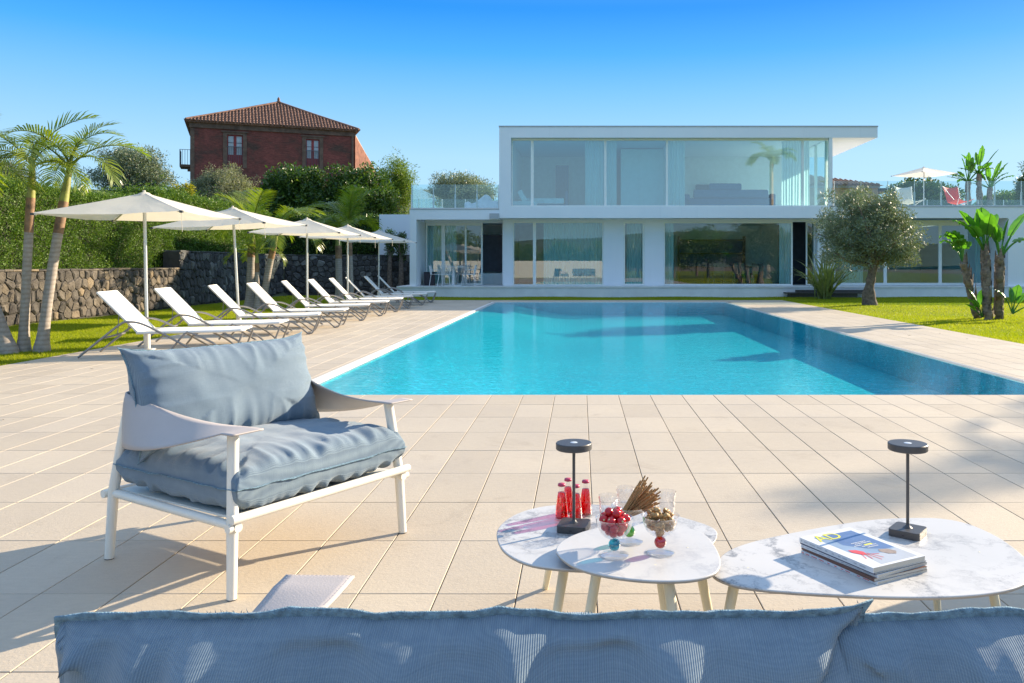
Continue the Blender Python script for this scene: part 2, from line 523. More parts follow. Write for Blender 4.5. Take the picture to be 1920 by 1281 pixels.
M['leaf_dark'] = leaf_mat('dark_leaf', (0.025, 0.065, 0.012), (0.085, 0.16, 0.022), 0.28, 0.35, 0.5, c3=(0.24, 0.32, 0.04))
M['leaf_bright'] = leaf_mat('feathery_leaf', (0.10, 0.17, 0.02), (0.22, 0.30, 0.05), 0.4, 0.5, 0.3)
M['leaf_yellow'] = leaf_mat('yellow_shrub_leaf', (0.25, 0.26, 0.02), (0.45, 0.40, 0.03), 0.4, 0.5, 0.3)
M['hedge_core'] = simple('hedge_core_dark', (0.03, 0.04, 0.015), 0.95, var=0.4)
def m_green(name, c1, c2, trans=0.4, sc_=5.0):
    m = NT(name)
    p = m.pos()
    col = m.ramp(m.noise(p, sc_, 4), [(0.3, c1), (0.7, c2)])
    m.color(col); m.set(Roughness=0.32)
    t = m.node('ShaderNodeBsdfTranslucent'); m.l.new(m.mix(1.0, col, (1.6, 1.7, 0.5), 'MULTIPLY'), t.inputs[0])
    mx = m.node('ShaderNodeMixShader'); mx.inputs[0].default_value = trans
    m.l.new(m.bsdf.outputs[0], mx.inputs[1]); m.l.new(t.outputs[0], mx.inputs[2]); m.l.new(mx.outputs[0], m.out.inputs[0])
    return m.mat
M['frond'] = m_green('palm_frond_green', (0.09, 0.16, 0.015), (0.25, 0.29, 0.03))
M['paddle'] = m_green('paddle_leaf_green', (0.05, 0.17, 0.03), (0.12, 0.30, 0.04), 0.45)
M['flax'] = m_green('flax_leaf_green', (0.15, 0.19, 0.07), (0.34, 0.36, 0.17), 0.3)
def m_palm_trunk():
    m = NT('ringed_palm_trunk')
    p = m.pos()
    sp = m.node('ShaderNodeSeparateXYZ'); m.l.new(p, sp.inputs[0])
    w = m.math('SINE', m.math('ADD', m.math('MULTIPLY', sp.outputs[2], 95.0), m.math('MULTIPLY', m.noise(p, 6, 3), 5.0)))
    ring = m.ramp(m.math('MULTIPLY', m.math('ADD', w, 1.0), 0.5), [(0.0, (0.32, 0.28, 0.235)), (0.25, (0.37, 0.325, 0.28)), (1.0, (0.41, 0.365, 0.32))])
    c = m.mix(1.0, ring, m.ramp(m.noise(p, 13, 6, 0.7), [(0.3, (0.72, 0.7, 0.68)), (0.7, (1.15, 1.12, 1.1))]), 'MULTIPLY')
    m.color(c); m.set(Roughness=0.9)
    m.bump(w, 0.08, 0.004)
    return m.mat
M['palm_trunk'] = m_palm_trunk()
M['crownshaft'] = simple('crownshaft_brown', (0.27, 0.15, 0.075), 0.6, var=0.6, scale=7)
M['crown_green'] = simple('crownshaft_green', (0.28, 0.28, 0.06), 0.45, var=0.45, scale=7)
M['fibre'] = simple('fibrous_trunk', (0.20, 0.155, 0.12), 0.95, var=0.55, scale=12, bump=0.9, bscale=40)

def m_denim():
    m = NT('blue_chambray')
    p = m.n.new('ShaderNodeTexCoord').outputs['UV']
    w1 = m.node('ShaderNodeTexWave', wave_type='BANDS', bands_direction='X'); w1.inputs['Scale'].default_value = 125; w1.inputs['Distortion'].default_value = 0.4; w1.inputs['Detail'].default_value = 2
    w2 = m.node('ShaderNodeTexWave', wave_type='BANDS', bands_direction='Y'); w2.inputs['Scale'].default_value = 150; w2.inputs['Distortion'].default_value = 0.4; w2.inputs['Detail'].default_value = 2
    m.l.new(p, w1.inputs[0]); m.l.new(p, w2.inputs[0])
    hh = m.math('ADD', w1.outputs['Fac'], m.math('MULTIPLY', w2.outputs['Fac'], 0.3))
    slub = m.noise(m.scaled(p, 25, 400, 1), 1.0, 4, 0.7)
    slub2 = m.noise(m.scaled(p, 400, 25, 1), 1.0, 4, 0.7)
    big = m.noise(p, 4, 4, 0.6)
    c = m.ramp(big, [(0.3, (0.160, 0.225, 0.285)), (0.7, (0.210, 0.275, 0.330))])
    c = m.mix(1.0, c, m.ramp(m.math('MULTIPLY', m.math('ADD', slub, slub2), 0.5), [(0.35, (0.84, 0.87, 0.90)), (0.65, (1.12, 1.10, 1.08))]), 'MULTIPLY')
    c = m.mix(1.0, c, m.ramp(m.math('MULTIPLY', hh, 0.62), [(0.1, (0.78, 0.81, 0.86)), (0.8, (1.10, 1.09, 1.07))]), 'MULTIPLY')
    m.color(c); m.set(Roughness=0.88); m.bsdf.inputs['Specular IOR Level'].default_value = 0.2
    m.bsdf.inputs['Sheen Weight'].default_value = 0.25
    m.bump(m.math('ADD', hh, m.math('MULTIPLY', slub, 0.7)), 0.5, 0.0012)
    return m.mat
M['denim'] = m_denim()
M['denim_seam'] = simple('frayed_blue_hem', (0.17, 0.27, 0.34), 0.95, var=0.4, scale=90, bump=0.6, bscale=500, obj=True)
M['leather'] = simple('pale_grey_leather', (0.44, 0.395, 0.375), 0.55, var=0.07, scale=3, bump=0.15, bscale=250, obj=True)
M['thread'] = simple('stitch_thread', (0.30, 0.30, 0.38), 0.8)

def m_marble(name, strength=1.0, dark=(0.20, 0.21, 0.25)):
    m = NT(name)
    p = m.pos()
    d = m.node('ShaderNodeTexNoise'); d.inputs['Scale'].default_value = 2.4; d.inputs['Detail'].default_value = 8; d.inputs['Roughness'].default_value = 0.68
    m.l.new(p, d.inputs['Vector'])
    add = m.node('ShaderNodeVectorMath', operation='MULTIPLY_ADD'); m.l.new(d.outputs['Color'], add.inputs[0]); add.inputs[1].default_value = (0.55, 0.55, 0.55); m.l.new(p, add.inputs[2])
    v1 = m.noise(add.outputs[0], 2.2, 5, 0.55)
    band = m.math('ABSOLUTE', m.math('SUBTRACT', v1, 0.5))
    vein = m.ramp(band, [(0.0, (1, 1, 1)), (0.008, (0.50, 0.50, 0.50)), (0.035, (0, 0, 0))])
    v2 = m.noise(add.outputs[0], 5.5, 6, 0.6)
    band2 = m.math('ABSOLUTE', m.math('SUBTRACT', v2, 0.52))
    vein2 = m.ramp(band2, [(0.0, (0.6, 0.6, 0.6)), (0.012, (0.12, 0.12, 0.12)), (0.035, (0, 0, 0))])
    mask = m.ramp(m.noise(p, 3.0, 3), [(0.38, (0.08, 0.08, 0.08)), (0.58, (1, 1, 1))])
    vv = m.math('MAXIMUM', vein, vein2)
    vv = m.math('MULTIPLY', m.math('MULTIPLY', vv, mask), strength)
    cloud = m.ramp(m.noise(add.outputs[0], 1.7, 6, 0.6), [(0.35, (0.62, 0.60, 0.575)), (0.65, (0.555, 0.545, 0.53))])
    c = m.mix(vv, cloud, dark)
    m.color(c); m.set(Roughness=0.38)
    return m.mat
M['marble'] = m_marble('veined_white_marble', 1.0, (0.20, 0.20, 0.205))
M['marble_heavy'] = m_marble('heavily_veined_marble', 1.0, (0.17, 0.17, 0.18))
M['marble_light'] = m_marble('faintly_veined_marble', 0.35)
M['marble_edge'] = simple('table_edge', (0.42, 0.38, 0.33), 0.5)

# ---------------------------------------------------------------- ground, lawns, paving, pool
POOL_X0, POOL_X1, POOL_Y0, POOL_Y1 = -2.70, 4.65, 7.88, 26.85
PAVE_X0, PAVE_X1, PAVE_Y0, PAVE_Y1 = -7.10, 6.90, -6.0, 28.3

def ring_rects(ox0, ox1, oy0, oy1, ix0, ix1, iy0, iy1):
    return [(ox0, ox1, oy0, iy0), (ox0, ox1, iy1, oy1), (ox0, ix0, iy0, iy1), (ix1, ox1, iy0, iy1)]

m = MB()
for (a, b, c, d) in ring_rects(-1200, 1200, -1200, 1500, -3.0, 5.0, 7.7, 27.1):
    m.add([(a, c, -0.10), (b, c, -0.10), (b, d, -0.10), (a, d, -0.10)], [(0, 1, 2, 3)])
tag(m.build('ground', M['field']), kind='structure')

def sheet(name, x0, x1, y0, y1, z, mat):
    mm = MB(); mm.add([(x0, y0, z), (x1, y0, z), (x1, y1, z), (x0, y1, z)], [(0, 1, 2, 3)])
    return mm.build(name, mat)

# lawn: one gently uneven sheet each side, and the strip before the house
def lawn_z(x, y):
    return -0.018 + 0.012 * math.sin(x * 1.3) * math.cos(y * 0.9)
m = MB()
def lawn_rect(x0, x1, y0, y1, n, k):
    m.grid(lambda u, v: (x0 + (x1 - x0) * u, y0 + (y1 - y0) * v, lawn_z(x0 + (x1 - x0) * u, y0 + (y1 - y0) * v)), n, k)
lawn_rect(-11.6, PAVE_X0 - 0.0, -6, 33, 10, 60)
lawn_rect(PAVE_X1, 40, -6, 32.0, 50, 60)
lawn_rect(PAVE_X0, PAVE_X1, PAVE_Y1, 32.0, 20, 8)
lawn_rect(-40, 45, -75, -6, 30, 30)
tag(m.build('lawn', M['lawn']), kind='structure')

# paving: bedding with every tile laid on it
m = MB()
hole = (POOL_X0 - 0.06, POOL_X1 + 0.04, POOL_Y0, POOL_Y1 + 0.06)
for (a, b, c, d) in ring_rects(PAVE_X0, PAVE_X1, PAVE_Y0, PAVE_Y1, POOL_X0 - 0.19, POOL_X1 + 0.12, POOL_Y0 + 0.0, POOL_Y1 + 0.15):
    m.box(a, b, c, d, -0.10, -0.006)
paving = tag(m.build('paving', M['grout']), kind='structure')

tiles = []
for iy in range(-10, 48):
    y0 = 0.13 + iy * TILE_D; y1 = y0 + TILE_D
    for ix in range(-24, 24):
        x0 = 0.061 + ix * TILE_W; x1 = x0 + TILE_W
        a, b, c, d = max(x0, PAVE_X0), min(x1, PAVE_X1), max(y0, PAVE_Y0), min(y1, PAVE_Y1)
        if b - a < 0.02 or d - c < 0.02: continue
        hx0, hx1, hy0, hy1 = POOL_X0 - 0.185, POOL_X1 + 0.115, POOL_Y0, POOL_Y1 + 0.145
        if a < hx1 and b > hx0 and c < hy1 and d > hy0:
            # trim the tile against the pool edge
            if a >= hx0 and b <= hx1 and c >= hy0 and d <= hy1: continue
            if c < hy0 and a >= hx0 - 0.3 and b <= hx1 + 0.3: d = hy0
            elif d > hy1: c = hy1
            elif a < hx0: b = hx0
            elif b > hx1: a = hx1
        if b - a < 0.02 or d - c < 0.02: continue
        tiles.append((a, b, c, d))
def tile_score(t):
    cx, cy = (t[0] + t[1]) / 2, (t[2] + t[3]) / 2
    if cy < 1.75: return -1
    px = PX + cx / cy * FOCAL
    if px < -60 or px > 1980: return -1
    return 1 / cy
order = sorted(range(len(tiles)), key=lambda i: -tile_score(tiles[i]))
chosen = set([i for i in order[:300] if tile_score(tiles[i]) > 0])
g = 0.0022
def tile_box(mb, t, ox=0, oy=0, zj=0.0):
    a, b, c, d = t[0] + g - ox, t[1] - g - ox, t[2] + g - oy, t[3] - g - oy
    e = 0.0018
    vs = [(a, c, -0.011), (b, c, -0.011), (b, d, -0.011), (a, d, -0.011), (a, c, -e), (b, c, -e), (b, d, -e), (a, d, -e),
          (a + e, c + e, 0), (b - e, c + e, 0), (b - e, d - e, 0), (a + e, d - e, 0)]
    vs = [(x, y, z + zj) for x, y, z in vs]
    mb.add(vs, [(0, 1, 5, 4), (1, 2, 6, 5), (2, 3, 7, 6), (3, 0, 4, 7), (4, 5, 9, 8), (5, 6, 10, 9), (6, 7, 11, 10), (7, 4, 8, 11), (8, 9, 10, 11)])
mesh_cache = {}
rest = MB()
rng = random.Random(5)
for i, t in enumerate(tiles):
    if i in chosen:
        key = (round(t[1] - t[0], 3), round(t[3] - t[2], 3))
        if key not in mesh_cache:
            mm = MB(); tile_box(mm, (0, t[1] - t[0], 0, t[3] - t[2]))
            mesh_cache[key] = mm.mesh('tile', M['tile'])
        link('tile', mesh_cache[key], paving, (t[0], t[2], rng.uniform(-0.0006, 0.0006)))
    else:
        tile_box(rest, t, zj=rng.uniform(-0.0006, 0.0006))
tag(rest.build('tiles_beyond', M['tile'], paving), kind='stuff')

# pool basin with overflow gutters
DEPTH = 0.42
m = MB()
x0, x1, y0, y1 = POOL_X0, POOL_X1, POOL_Y0 + 0.02, POOL_Y1
# the floor dips smoothly from the left rim to full depth
SLOPE = 2.6
def floor_z(x):
    f = min(1, (x - x0) / SLOPE); return -0.03 - (DEPTH - 0.03) * (f * f * (3 - 2 * f)) ** 0.8
XS = [x0 + SLOPE * k / 20 for k in range(21)] + [x1]
m.add([(x, y, floor_z(x)) for y in (y0, y1) for x in XS], [(k, k + 1, len(XS) + k + 1, len(XS) + k) for k in range(len(XS) - 1)], 0, True)
m.add([(x0, y0, -0.03), (x0, y1, -0.03), (x0, y1, -0.012), (x0, y0, -0.012)], [(0, 1, 2, 3)])
m.add([(x1, y0, -DEPTH), (x1, y1, -DEPTH), (x1, y1, -0.012), (x1, y0, -0.012)], [(3, 2, 1, 0)])
m.add([(x0, y0, -DEPTH), (x1, y0, -DEPTH), (x1, y0, -0.012), (x0, y0, -0.012)], [(3, 2, 1, 0)])
m.add([(x0, y1, -DEPTH), (x1, y1, -DEPTH), (x1, y1, -0.012), (x0, y1, -0.012)], [(0, 1, 2, 3)])
basin = tag(m.build('pool_basin', M['basin']), kind='structure')
m = MB()
# left rim: lip, slot, outer kerb strips ; right rim ; far rim ; near lip
m.box(x0 - 0.045, x0 - 0.003, y0, y1 + 0.05, -0.2, -0.010)
m.box(x0 - 0.185, x0 - 0.095, y0, y1 + 0.14, -0.2, 0.002)
m.box(x0 - 0.096, x0 - 0.044, y0, y1 + 0.05, -0.2, -0.10)
m.box(x1 + 0.003, x1 + 0.02, y0, y1 + 0.05, -0.2, -0.010)
m.box(x1 + 0.021, x1 + 0.099, y0, y1 + 0.05, -0.2, -0.09)
m.box(x1 + 0.10, x1 + 0.115, y0, y1 + 0.14, -0.2, -0.002)
m.box(x0 - 0.044, x1 + 0.0395, y1 + 0.003, y1 + 0.049, -0.2, -0.010)
m.box(x0 - 0.0945, x1 + 0.0995, y1 + 0.05, y1 + 0.14, -0.2, 0.001)
m.box(x0 - 0.044, x1 + 0.0395, POOL_Y0 + 0.0005, y0 - 0.003, -0.2, -0.006)
m.build('pool_rim', M['coping'], basin)
w = sheet('pool_water', x0 - 0.03, x1 + 0.03, POOL_Y0 + 0.005, y1 + 0.03, -0.008, M['water'])
tag(w, kind='structure')

# ---------------------------------------------------------------- grass
def blades(rects, per_m2, h0, h1, wdt, seed, name, label):
    r = np.random.default_rng(seed)
    P = []
    for (a, b, c, d, k) in rects:
        n = int((b - a) * (d - c) * per_m2 * k)
        xy = np.stack([r.uniform(a, b, n), r.uniform(c, d, n)], 1)
        P.append(xy)
    P = np.concatenate(P); n = len(P)
    z = -0.018 + 0.012 * np.sin(P[:, 0] * 1.3) * np.cos(P[:, 1] * 0.9)
    ang = r.uniform(0, 2 * PI, n); hh = r.uniform(h0, h1, n); ln = r.uniform(0.1, 0.9, n) * hh; la = r.uniform(0, 2 * PI, n)
    dx, dy = np.cos(ang) * wdt / 2, np.sin(ang) * wdt / 2
    base = np.stack([P[:, 0], P[:, 1], z - 0.004], 1)
    v0 = base + np.stack([-dx, -dy, 0 * dx], 1); v1 = base + np.stack([dx, dy, 0 * dx], 1)
    tip = base + np.stack([np.cos(la) * ln, np.sin(la) * ln, hh], 1)
    V = np.stack([v0, v1, tip], 1).reshape(-1, 3)
    F = np.arange(3 * n).reshape(-1, 3)
    pat = 0.5 + 0.5 * np.sin(P[:, 0] * 1.9 + 1.3 * np.sin(P[:, 1] * 1.1)) * np.sin(P[:, 1] * 1.6 + 1.1 * np.sin(P[:, 0] * 0.8))
    me = np_mesh(name, V, F, M['grass'], np.clip(0.55 * r.uniform(0, 1, n) + 0.40 * pat + (r.uniform(0, 1, n) < .05) * .5, 0, 1))
    return tag(link(name, me), label=label, cat='grass', kind='stuff')
blades([(-11.45, -7.10, 9.0, 14, 1.6), (-11.45, -7.10, 14, 24, 1.1), (-11.6, -7.1, 24, 32, .5)], 1500, 0.018, 0.045, 0.009, 3, 'grass', 'short mown grass between the loungers and the stone wall')
blades([(6.90, 9.5, 10.5, 15, 1.8), (6.90, 16, 14, 20, 1.2), (6.9, 20, 20, 31.3, .6), (-7.1, 6.9, 28.3, 31.3, .5)], 1300, 0.018, 0.045, 0.010, 4, 'grass', 'bright mown grass on the right side of the pool and before the villa')

# ---------------------------------------------------------------- hills and far ground
def ter(x, y):
    """terrain behind the walls on the left, rising to the old red house"""
    t = min(1, max(0, (y - 34) / 30.0)); t = t * t * (3 - 2 * t)
    s = min(1, max(0, (-x - 3) / 8.0)); s = s * s * (3 - 2 * s)
    l = min(1, max(0, (-x - 12.4) / 1.0)) if y < 36 else 1
    return max(1.0 * l, 0) * (1 if x < -3 else 0) * s + 6.0 * t * s - 0.12
m = MB()
m.grid(lambda u, v: (-160 + 157 * u, 8 + 150 * v, ter(-160 + 157 * u, 8 + 150 * v)), 120, 90)
# keep only what lies behind the stone walls
keep = [i for i, f in enumerate(m.f) if all((m.v[k][0] < -12.0 or m.v[k][1] > 37.0) for k in f)]
m.f = [m.f[i] for i in keep]; m.m = [m.m[i] for i in keep]; m.sm = [m.sm[i] for i in keep]
tag(m.build('hillside', M['hill']), kind='structure')
m = MB()
def hz(x, y):
    d = -y
    return -1 + 130 * max(0, min(1, (d - 250) / 900)) ** 1.2 * 0.38 * (0.6 + 0.35 * math.sin(x * 0.003 + 1) + 0.15 * math.sin(x * 0.011)) * 0.9 + 6 * mnoise.noise(Vector((x * 0.01, y * 0.01, 0)))
m.grid(lambda u, v: (1300 - 2600 * u, -120 - 1100 * v, hz(1300 - 2600 * u, -120 - 1100 * v)), 90, 40)
tag(m.build('hills', M['hill']), kind='structure')

# ---------------------------------------------------------------- stone walls, stone by stone
def clip_poly(poly, px_, py_, nx, ny):
    out = []
    n = len(poly)
    for i in range(n):
        a, b = poly[i], poly[(i + 1) % n]
        da = (a[0] - px_) * nx + (a[1] - py_) * ny; db = (b[0] - px_) * nx + (b[1] - py_) * ny
        if da <= 0: out.append(a)
        if (da < 0 < db) or (db < 0 < da):
            t = da / (da - db); out.append((a[0] + (b[0] - a[0]) * t, a[1] + (b[1] - a[1]) * t))
    return out

def stone_cells(L, H, cell, seed):
    rr = random.Random(seed)
    nx, nz = max(1, round(L / cell)), max(1, round(H / (cell * 0.92)))
    cw, ch = L / nx, H / nz
    pts = {}
    for i in range(-1, nx + 1):
        for j in range(-1, nz + 1):
            off = 0.5 if j % 2 else 0
            pts[(i, j)] = ((i + 0.5 + off * 0.6 + rr.uniform(-.36, .36)) * cw, (j + 0.5 + rr.uniform(-.33, .33)) * ch)
    out = []
    for i in range(-1, nx + 1):
        for j in range(0, nz):
            c = pts[(i, j)]
            poly = [(0, 0), (L, 0), (L, H), (0, H)]
            for di in (-2, -1, 0, 1, 2):
                for dj in (-2, -1, 0, 1, 2):
                    if (di or dj) and (i + di, j + dj) in pts:
                        q = pts[(i + di, j + dj)]
                        mx_, mz_ = (c[0] + q[0]) / 2, (c[1] + q[1]) / 2
                        dx, dz = q[0] - c[0], q[1] - c[1]
                        if len(poly) >= 3:
                            poly = clip_poly(poly, mx_, mz_, dx, dz)
            if len(poly) >= 3:
                A = abs(sum(poly[k][0] * poly[(k + 1) % len(poly)][1] - poly[(k + 1) % len(poly)][0] * poly[k][1] for k in range(len(poly)))) / 2
                if A > cell * cell * 0.08: out.append(poly)
    return out

def stone_mesh(poly, seed, proud):
    rr = random.Random(seed)
    cx = sum(p[0] for p in poly) / len(poly); cz = sum(p[1] for p in poly) / len(poly)
    sz = max(0.05, min(max(p[0] for p in poly) - min(p[0] for p in poly), max(p[1] for p in poly) - min(p[1] for p in poly)))
    s0 = 1 - 0.016 / sz; s1 = 1 - 0.055 / sz if sz > .12 else .7
    n = len(poly)
    pr = proud * rr.uniform(0.6, 1.2)
    P = []
    for k in range(n):   # chip the corners so outlines are not straight polygons
        a, b = poly[k], poly[(k + 1) % n]
        P.append((a[0] * .88 + b[0] * .12, a[1] * .88 + b[1] * .12)); 
        mx_, mz_ = (a[0] + b[0]) / 2, (a[1] + b[1]) / 2
        k2 = rr.uniform(-0.06, 0.02)
        P.append((mx_ + (mx_ - cx) * k2, mz_ + (mz_ - cz) * k2)); P.append((a[0] * .12 + b[0] * .88, a[1] * .12 + b[1] * .88))
    n = len(P)
    vs = [((p[0] - cx) * s0, 0.0, (p[1] - cz) * s0) for p in P]
    vs += [((p[0] - cx) * (s0 + s1) / 2, -pr * 0.65, (p[1] - cz) * (s0 + s1) / 2) for p in P]
    tx, tz = rr.uniform(-.25, .25), rr.uniform(-.25, .25)
    vs += [((p[0] - cx) * s1 * .8, -pr * (1 + rr.uniform(-.15, .15)) + (p[0] - cx) * tx * .5 + (p[1] - cz) * tz * .5, (p[1] - cz) * s1 * .8) for p in P]
    fs = []
    for r_ in (0, 1):
        for k in range(n):
            k2 = (k + 1) % n
            fs.append((r_ * n + k2, r_ * n + k, (r_ + 1) * n + k, (r_ + 1) * n + k2))
    fs.append(tuple(range(3 * n - 1, 2 * n - 1, -1)))
    return (cx, cz), vs, fs

def stone_wall(label, p0, p1, z0, z1, thick, cell, mat, seed, far_first=False, cap=300):
    """rubble wall from p0 to p1; its face looks to the right of the direction of travel (local -y)"""
    d = Vector((p1[0] - p0[0], p1[1] - p0[1], 0)); L = d.length
    rz = math.atan2(d.y, d.x)
    root = empty('stone_wall', (p0[0], p0[1], z0), rz)
    tag(root, label, 'wall')
    H = z1 - z0
    b = MB(); b.box(0, L, 0.0, thick, -0.1, H - 0.01); b.build('wall_core', M['mortar'], root)
    cells = stone_cells(L, H, cell, seed)
    cells.sort(key=lambda p: -abs(sum(p[k][0] * p[(k + 1) % len(p)][1] - p[(k + 1) % len(p)][0] * p[k][1] for k in range(len(p)))))
    for i, poly in enumerate(cells[:cap]):
        (cx, cz), vs, fs = stone_mesh(poly, seed * 1000 + i, 0.045)
        mm = MB(); mm.add(vs, fs, 0, False)
        mm.build('stone', mat, root, (cx, 0.001, cz))
    if len(cells) > cap:
        mm = MB()
        for i, poly in enumerate(cells[cap:]):
            (cx, cz), vs, fs = stone_mesh(poly, seed * 1000 + 999 + i, 0.055)
            mm.add([(v[0] + cx, v[1] + 0.001, v[2] + cz) for v in vs], fs)
        tag(mm.build('small_stones', mat, root), kind='stuff')
    # flat stones along the top
    rr = random.Random(seed + 7)
    x = 0
    while x < L - 0.02:
        wdt = min(rr.uniform(cell * 1.0, cell * 1.9), L - x)
        mm = MB(); h = rr.uniform(0.03, 0.055)
        mm.box(0.006, wdt - 0.006, rr.uniform(-.05, -.025), thick, 0, h)
        mm.build('stone', mat, root, (x, 0, H - 0.012), bevel=0.008)
        x += wdt
    return root

stone_wall('low wall of warm brown lava stones under the sunlit hedge, behind the first loungers', (-11.5, 11.0), (-11.5, 23.7), 0, 1.10, 0.45, 0.24, M['stone_warm'], 11)
stone_wall('tall dark lava stone wall running back behind the palms from the step in the wall', (-11.52, 23.75), (-12.4, 34.5), 0, 1.60, 0.45, 0.27, M['stone_dark'], 12, cap=290)
stone_wall('dark lava stone wall across the back, ending at the white wall of the villa', (-12.35, 34.52), (-6.9, 36.5), 0, 1.60, 0.45, 0.26, M['stone_dark'], 13)

# ---------------------------------------------------------------- the modern villa
FY = 31.5          # front plane of the upper box, fascias and piers
villa = empty('modern_villa', (4.0, FY, 0))
tag(villa, 'white two storey modern villa with long glazed upper floor at the end of the pool', 'house')
VO = Vector((4.0, FY, 0))
def vbox(name, mat, x0, x1, y0, y1, z0, z1, parent=villa, bevel=0.0, off=VO):
    mm = MB(); mm.box(x0 - off.x, x1 - off.x, y0 - off.y, y1 - off.y, z0 - off.z, z1 - off.z)
    return mm.build(name, mat, parent, bevel=bevel)
ZD = 0.39      # deck
ZS0, ZS1 = 2.99, 3.43   # upper slab
ZR0, ZR1 = 6.05, 6.46   # roof slab
BX0, BX1 = -3.09, 9.62
# plinth and deck
vbox('plinth', M['plinth'], -6.95, 26.0, FY - 0.12, 40.0, -0.1, ZD - 0.05)
vbox('deck', M['plinth'], -6.97, 26.0, FY - 0.15, 40.0, ZD - 0.05, ZD)
# upper box
vbox('floor_slab', M['white_wall'], BX0, BX1 + 0.0, FY, 38.0, ZS0, ZS1)
vbox('roof_slab', M['white_wall'], BX0, 11.33, FY, 37.3, ZR0, ZR1)
vbox('roof_edge', M['roof_edge'], BX0 - 0.02, 11.35, FY - 0.02, 37.32, ZR1, ZR1 + 0.045)
vbox('wall', M['white_wall'], BX0, BX0 + 0.45, FY, 38.0, ZS1, ZR0)
vbox('wall', M['interior_wall'], BX0 + 0.45, BX1 - 0.05, 37.1, 37.3, ZS1, ZR0)
vbox('partition_or_dark_sheet', M['interior_wall'], 3.42, 3.52, 32.2, 37.1, ZS1, ZR0)
vbox('partition_or_dark_sheet', M['interior_wall'], 1.05, 1.12, 34.2, 37.1, ZS1, ZR0)
vbox('end_post', M['white_paint'], 9.49, 9.62, FY + 0.02, FY + 0.16, ZS1, ZR0)
vbox('ceiling_recess', M['ceiling'], BX0 + 0.46, 9.45, FY + 0.45, 37.05, ZR0 - 0.02, ZR0 - 0.004)

def window(x0, x1, z0, z1, y, panes, glass, fr=0.05, mull=0.08, rail=None, depth=0.07, name='window', parent=villa, off=VO, fmat=None, label=None, top=None):
    """framed glazing in the plane Y=y; panes = list of x divisions (centres of mullions)"""
    fmat = fmat or M['frame_cream']
    mm = MB()
    X0, X1, Z0, Z1, Y0, Y1 = x0 - off.x, x1 - off.x, z0 - off.z, z1 - off.z, y - off.y, y - off.y + depth
    tp = top or fr
    mm.box(X0, X0 + fr, Y0, Y1, Z0, Z1); mm.box(X1 - fr, X1, Y0, Y1, Z0, Z1)
    mm.box(X0 + fr, X1 - fr, Y0, Y1, Z0, Z0 + fr); mm.box(X0 + fr, X1 - fr, Y0, Y1, Z1 - tp, Z1)
    edges = [X0 + fr] 
    for (c, w_) in panes:
        a = c - off.x - w_ / 2; b = c - off.x + w_ / 2
        mm.box(a, b, Y0 + 0.004, Y1 - 0.004, Z0 + fr, Z1 - tp)
        edges += [a, b]
    edges.append(X1 - fr)
    f = mm.build(name, fmat, parent)
    if label: f['label'] = label
    for i in range(0, len(edges), 2):
        p = MB(); a, b = edges[i] - 0.01, edges[i + 1] + 0.01
        yy = (Y0 + Y1) / 2
        p.box(a, b, yy - 0.006, yy + 0.006, Z0 + fr - 0.01, Z1 - tp + 0.01)
        p.f = [p.f[2]]; p.m = p.m[:1]; p.sm = p.sm[:1]
        p.build('pane', glass, f)
    return f

# upper glazing (front) : mullions read off the facade
UY = FY + 0.28
def ux(px): return (px - PX) / FOCAL * UY
window(ux(959), ux(1558), ZS1 + 0.0, ZR0, UY, [(ux(998), 0.11), (ux(1135), 0.09), (ux(1250.5), 0.09), (ux(1505), 0.09)], M['glass_upper'], fr=0.06, top=0.07, label='long band of upper floor glazing')
vbox('window_sill', M['frame_cream'], ux(959), ux(1558), FY + 0.02, UY - 0.002, ZS1 + 0.001, ZS1 + 0.03)
# upper glazing at the right end (faces the terrace and the sun)
mm = MB()
for (a, b) in ((31.9, 31.98), (33.3, 33.38), (35.2, 35.28), (37.0, 37.1)):
    mm.box(9.45 - VO.x, 9.55 - VO.x, a - FY, b - FY, ZS1, ZR0)
mm.box(9.45 - VO.x, 9.55 - VO.x, 31.98 - FY, 37.0 - FY, ZS1 + 0.001, ZS1 + 0.06)
mm.box(9.45 - VO.x, 9.55 - VO.x, 31.98 - FY, 37.0 - FY, ZR0 - 0.06, ZR0 - 0.001)
ew = mm.build('window', M['frame_cream'], villa)
for (a, b) in ((31.98, 33.3), (33.38, 35.2), (35.28, 37.0)):
    p = MB(); p.add([(5.5, a - FY, ZS1 + .06), (5.5, b - FY, ZS1 + .06), (5.5, b - FY, ZR0 - .06), (5.5, a - FY, ZR0 - .06)], [(0, 1, 2, 3)])
    p.build('pane', M['glass_rail'], ew)

# ground floor, main body
GY = 32.5
def gx(px): return (px - PX) / FOCAL * GY
for (a, b) in ((943, 961.5), (1131.5, 1169), (1208.5, 1244.5), (1533, 1566)):
    vbox('wall', M['white_wall'], gx(a), gx(b), GY, GY + 0.35, ZD, ZS0)
for (a, b) in ((961.5, 1131.5), (1169, 1208.5), (1244.5, 1533)):
    vbox('lintel', M['white_wall'], gx(a), gx(b), GY + 0.0, GY + 0.35, 2.90, ZS0)
WY = GY + 0.06
window(gx(961.5), gx(1131.5), ZD, 2.90, WY, [(gx(1002), 0.12)], M['glass_house'], fr=0.045, label='wide ground floor window with a narrow side light')
window(gx(1169), gx(1208.5), ZD, 2.90, WY, [], M['glass_house'], fr=0.07, label='tall narrow ground floor window')
window(gx(1244.5), gx(1487), ZD, 2.90, WY, [], M['glass_house'], fr=0.06, label='widest ground floor window')
# open doorway right of the wide window, with the leaf folded inwards
leaf = window(gx(1516), gx(1533), ZD, 2.90, WY + 0.3, [], M['glass_house'], fr=0.05, name='door', label='glazed door standing open')
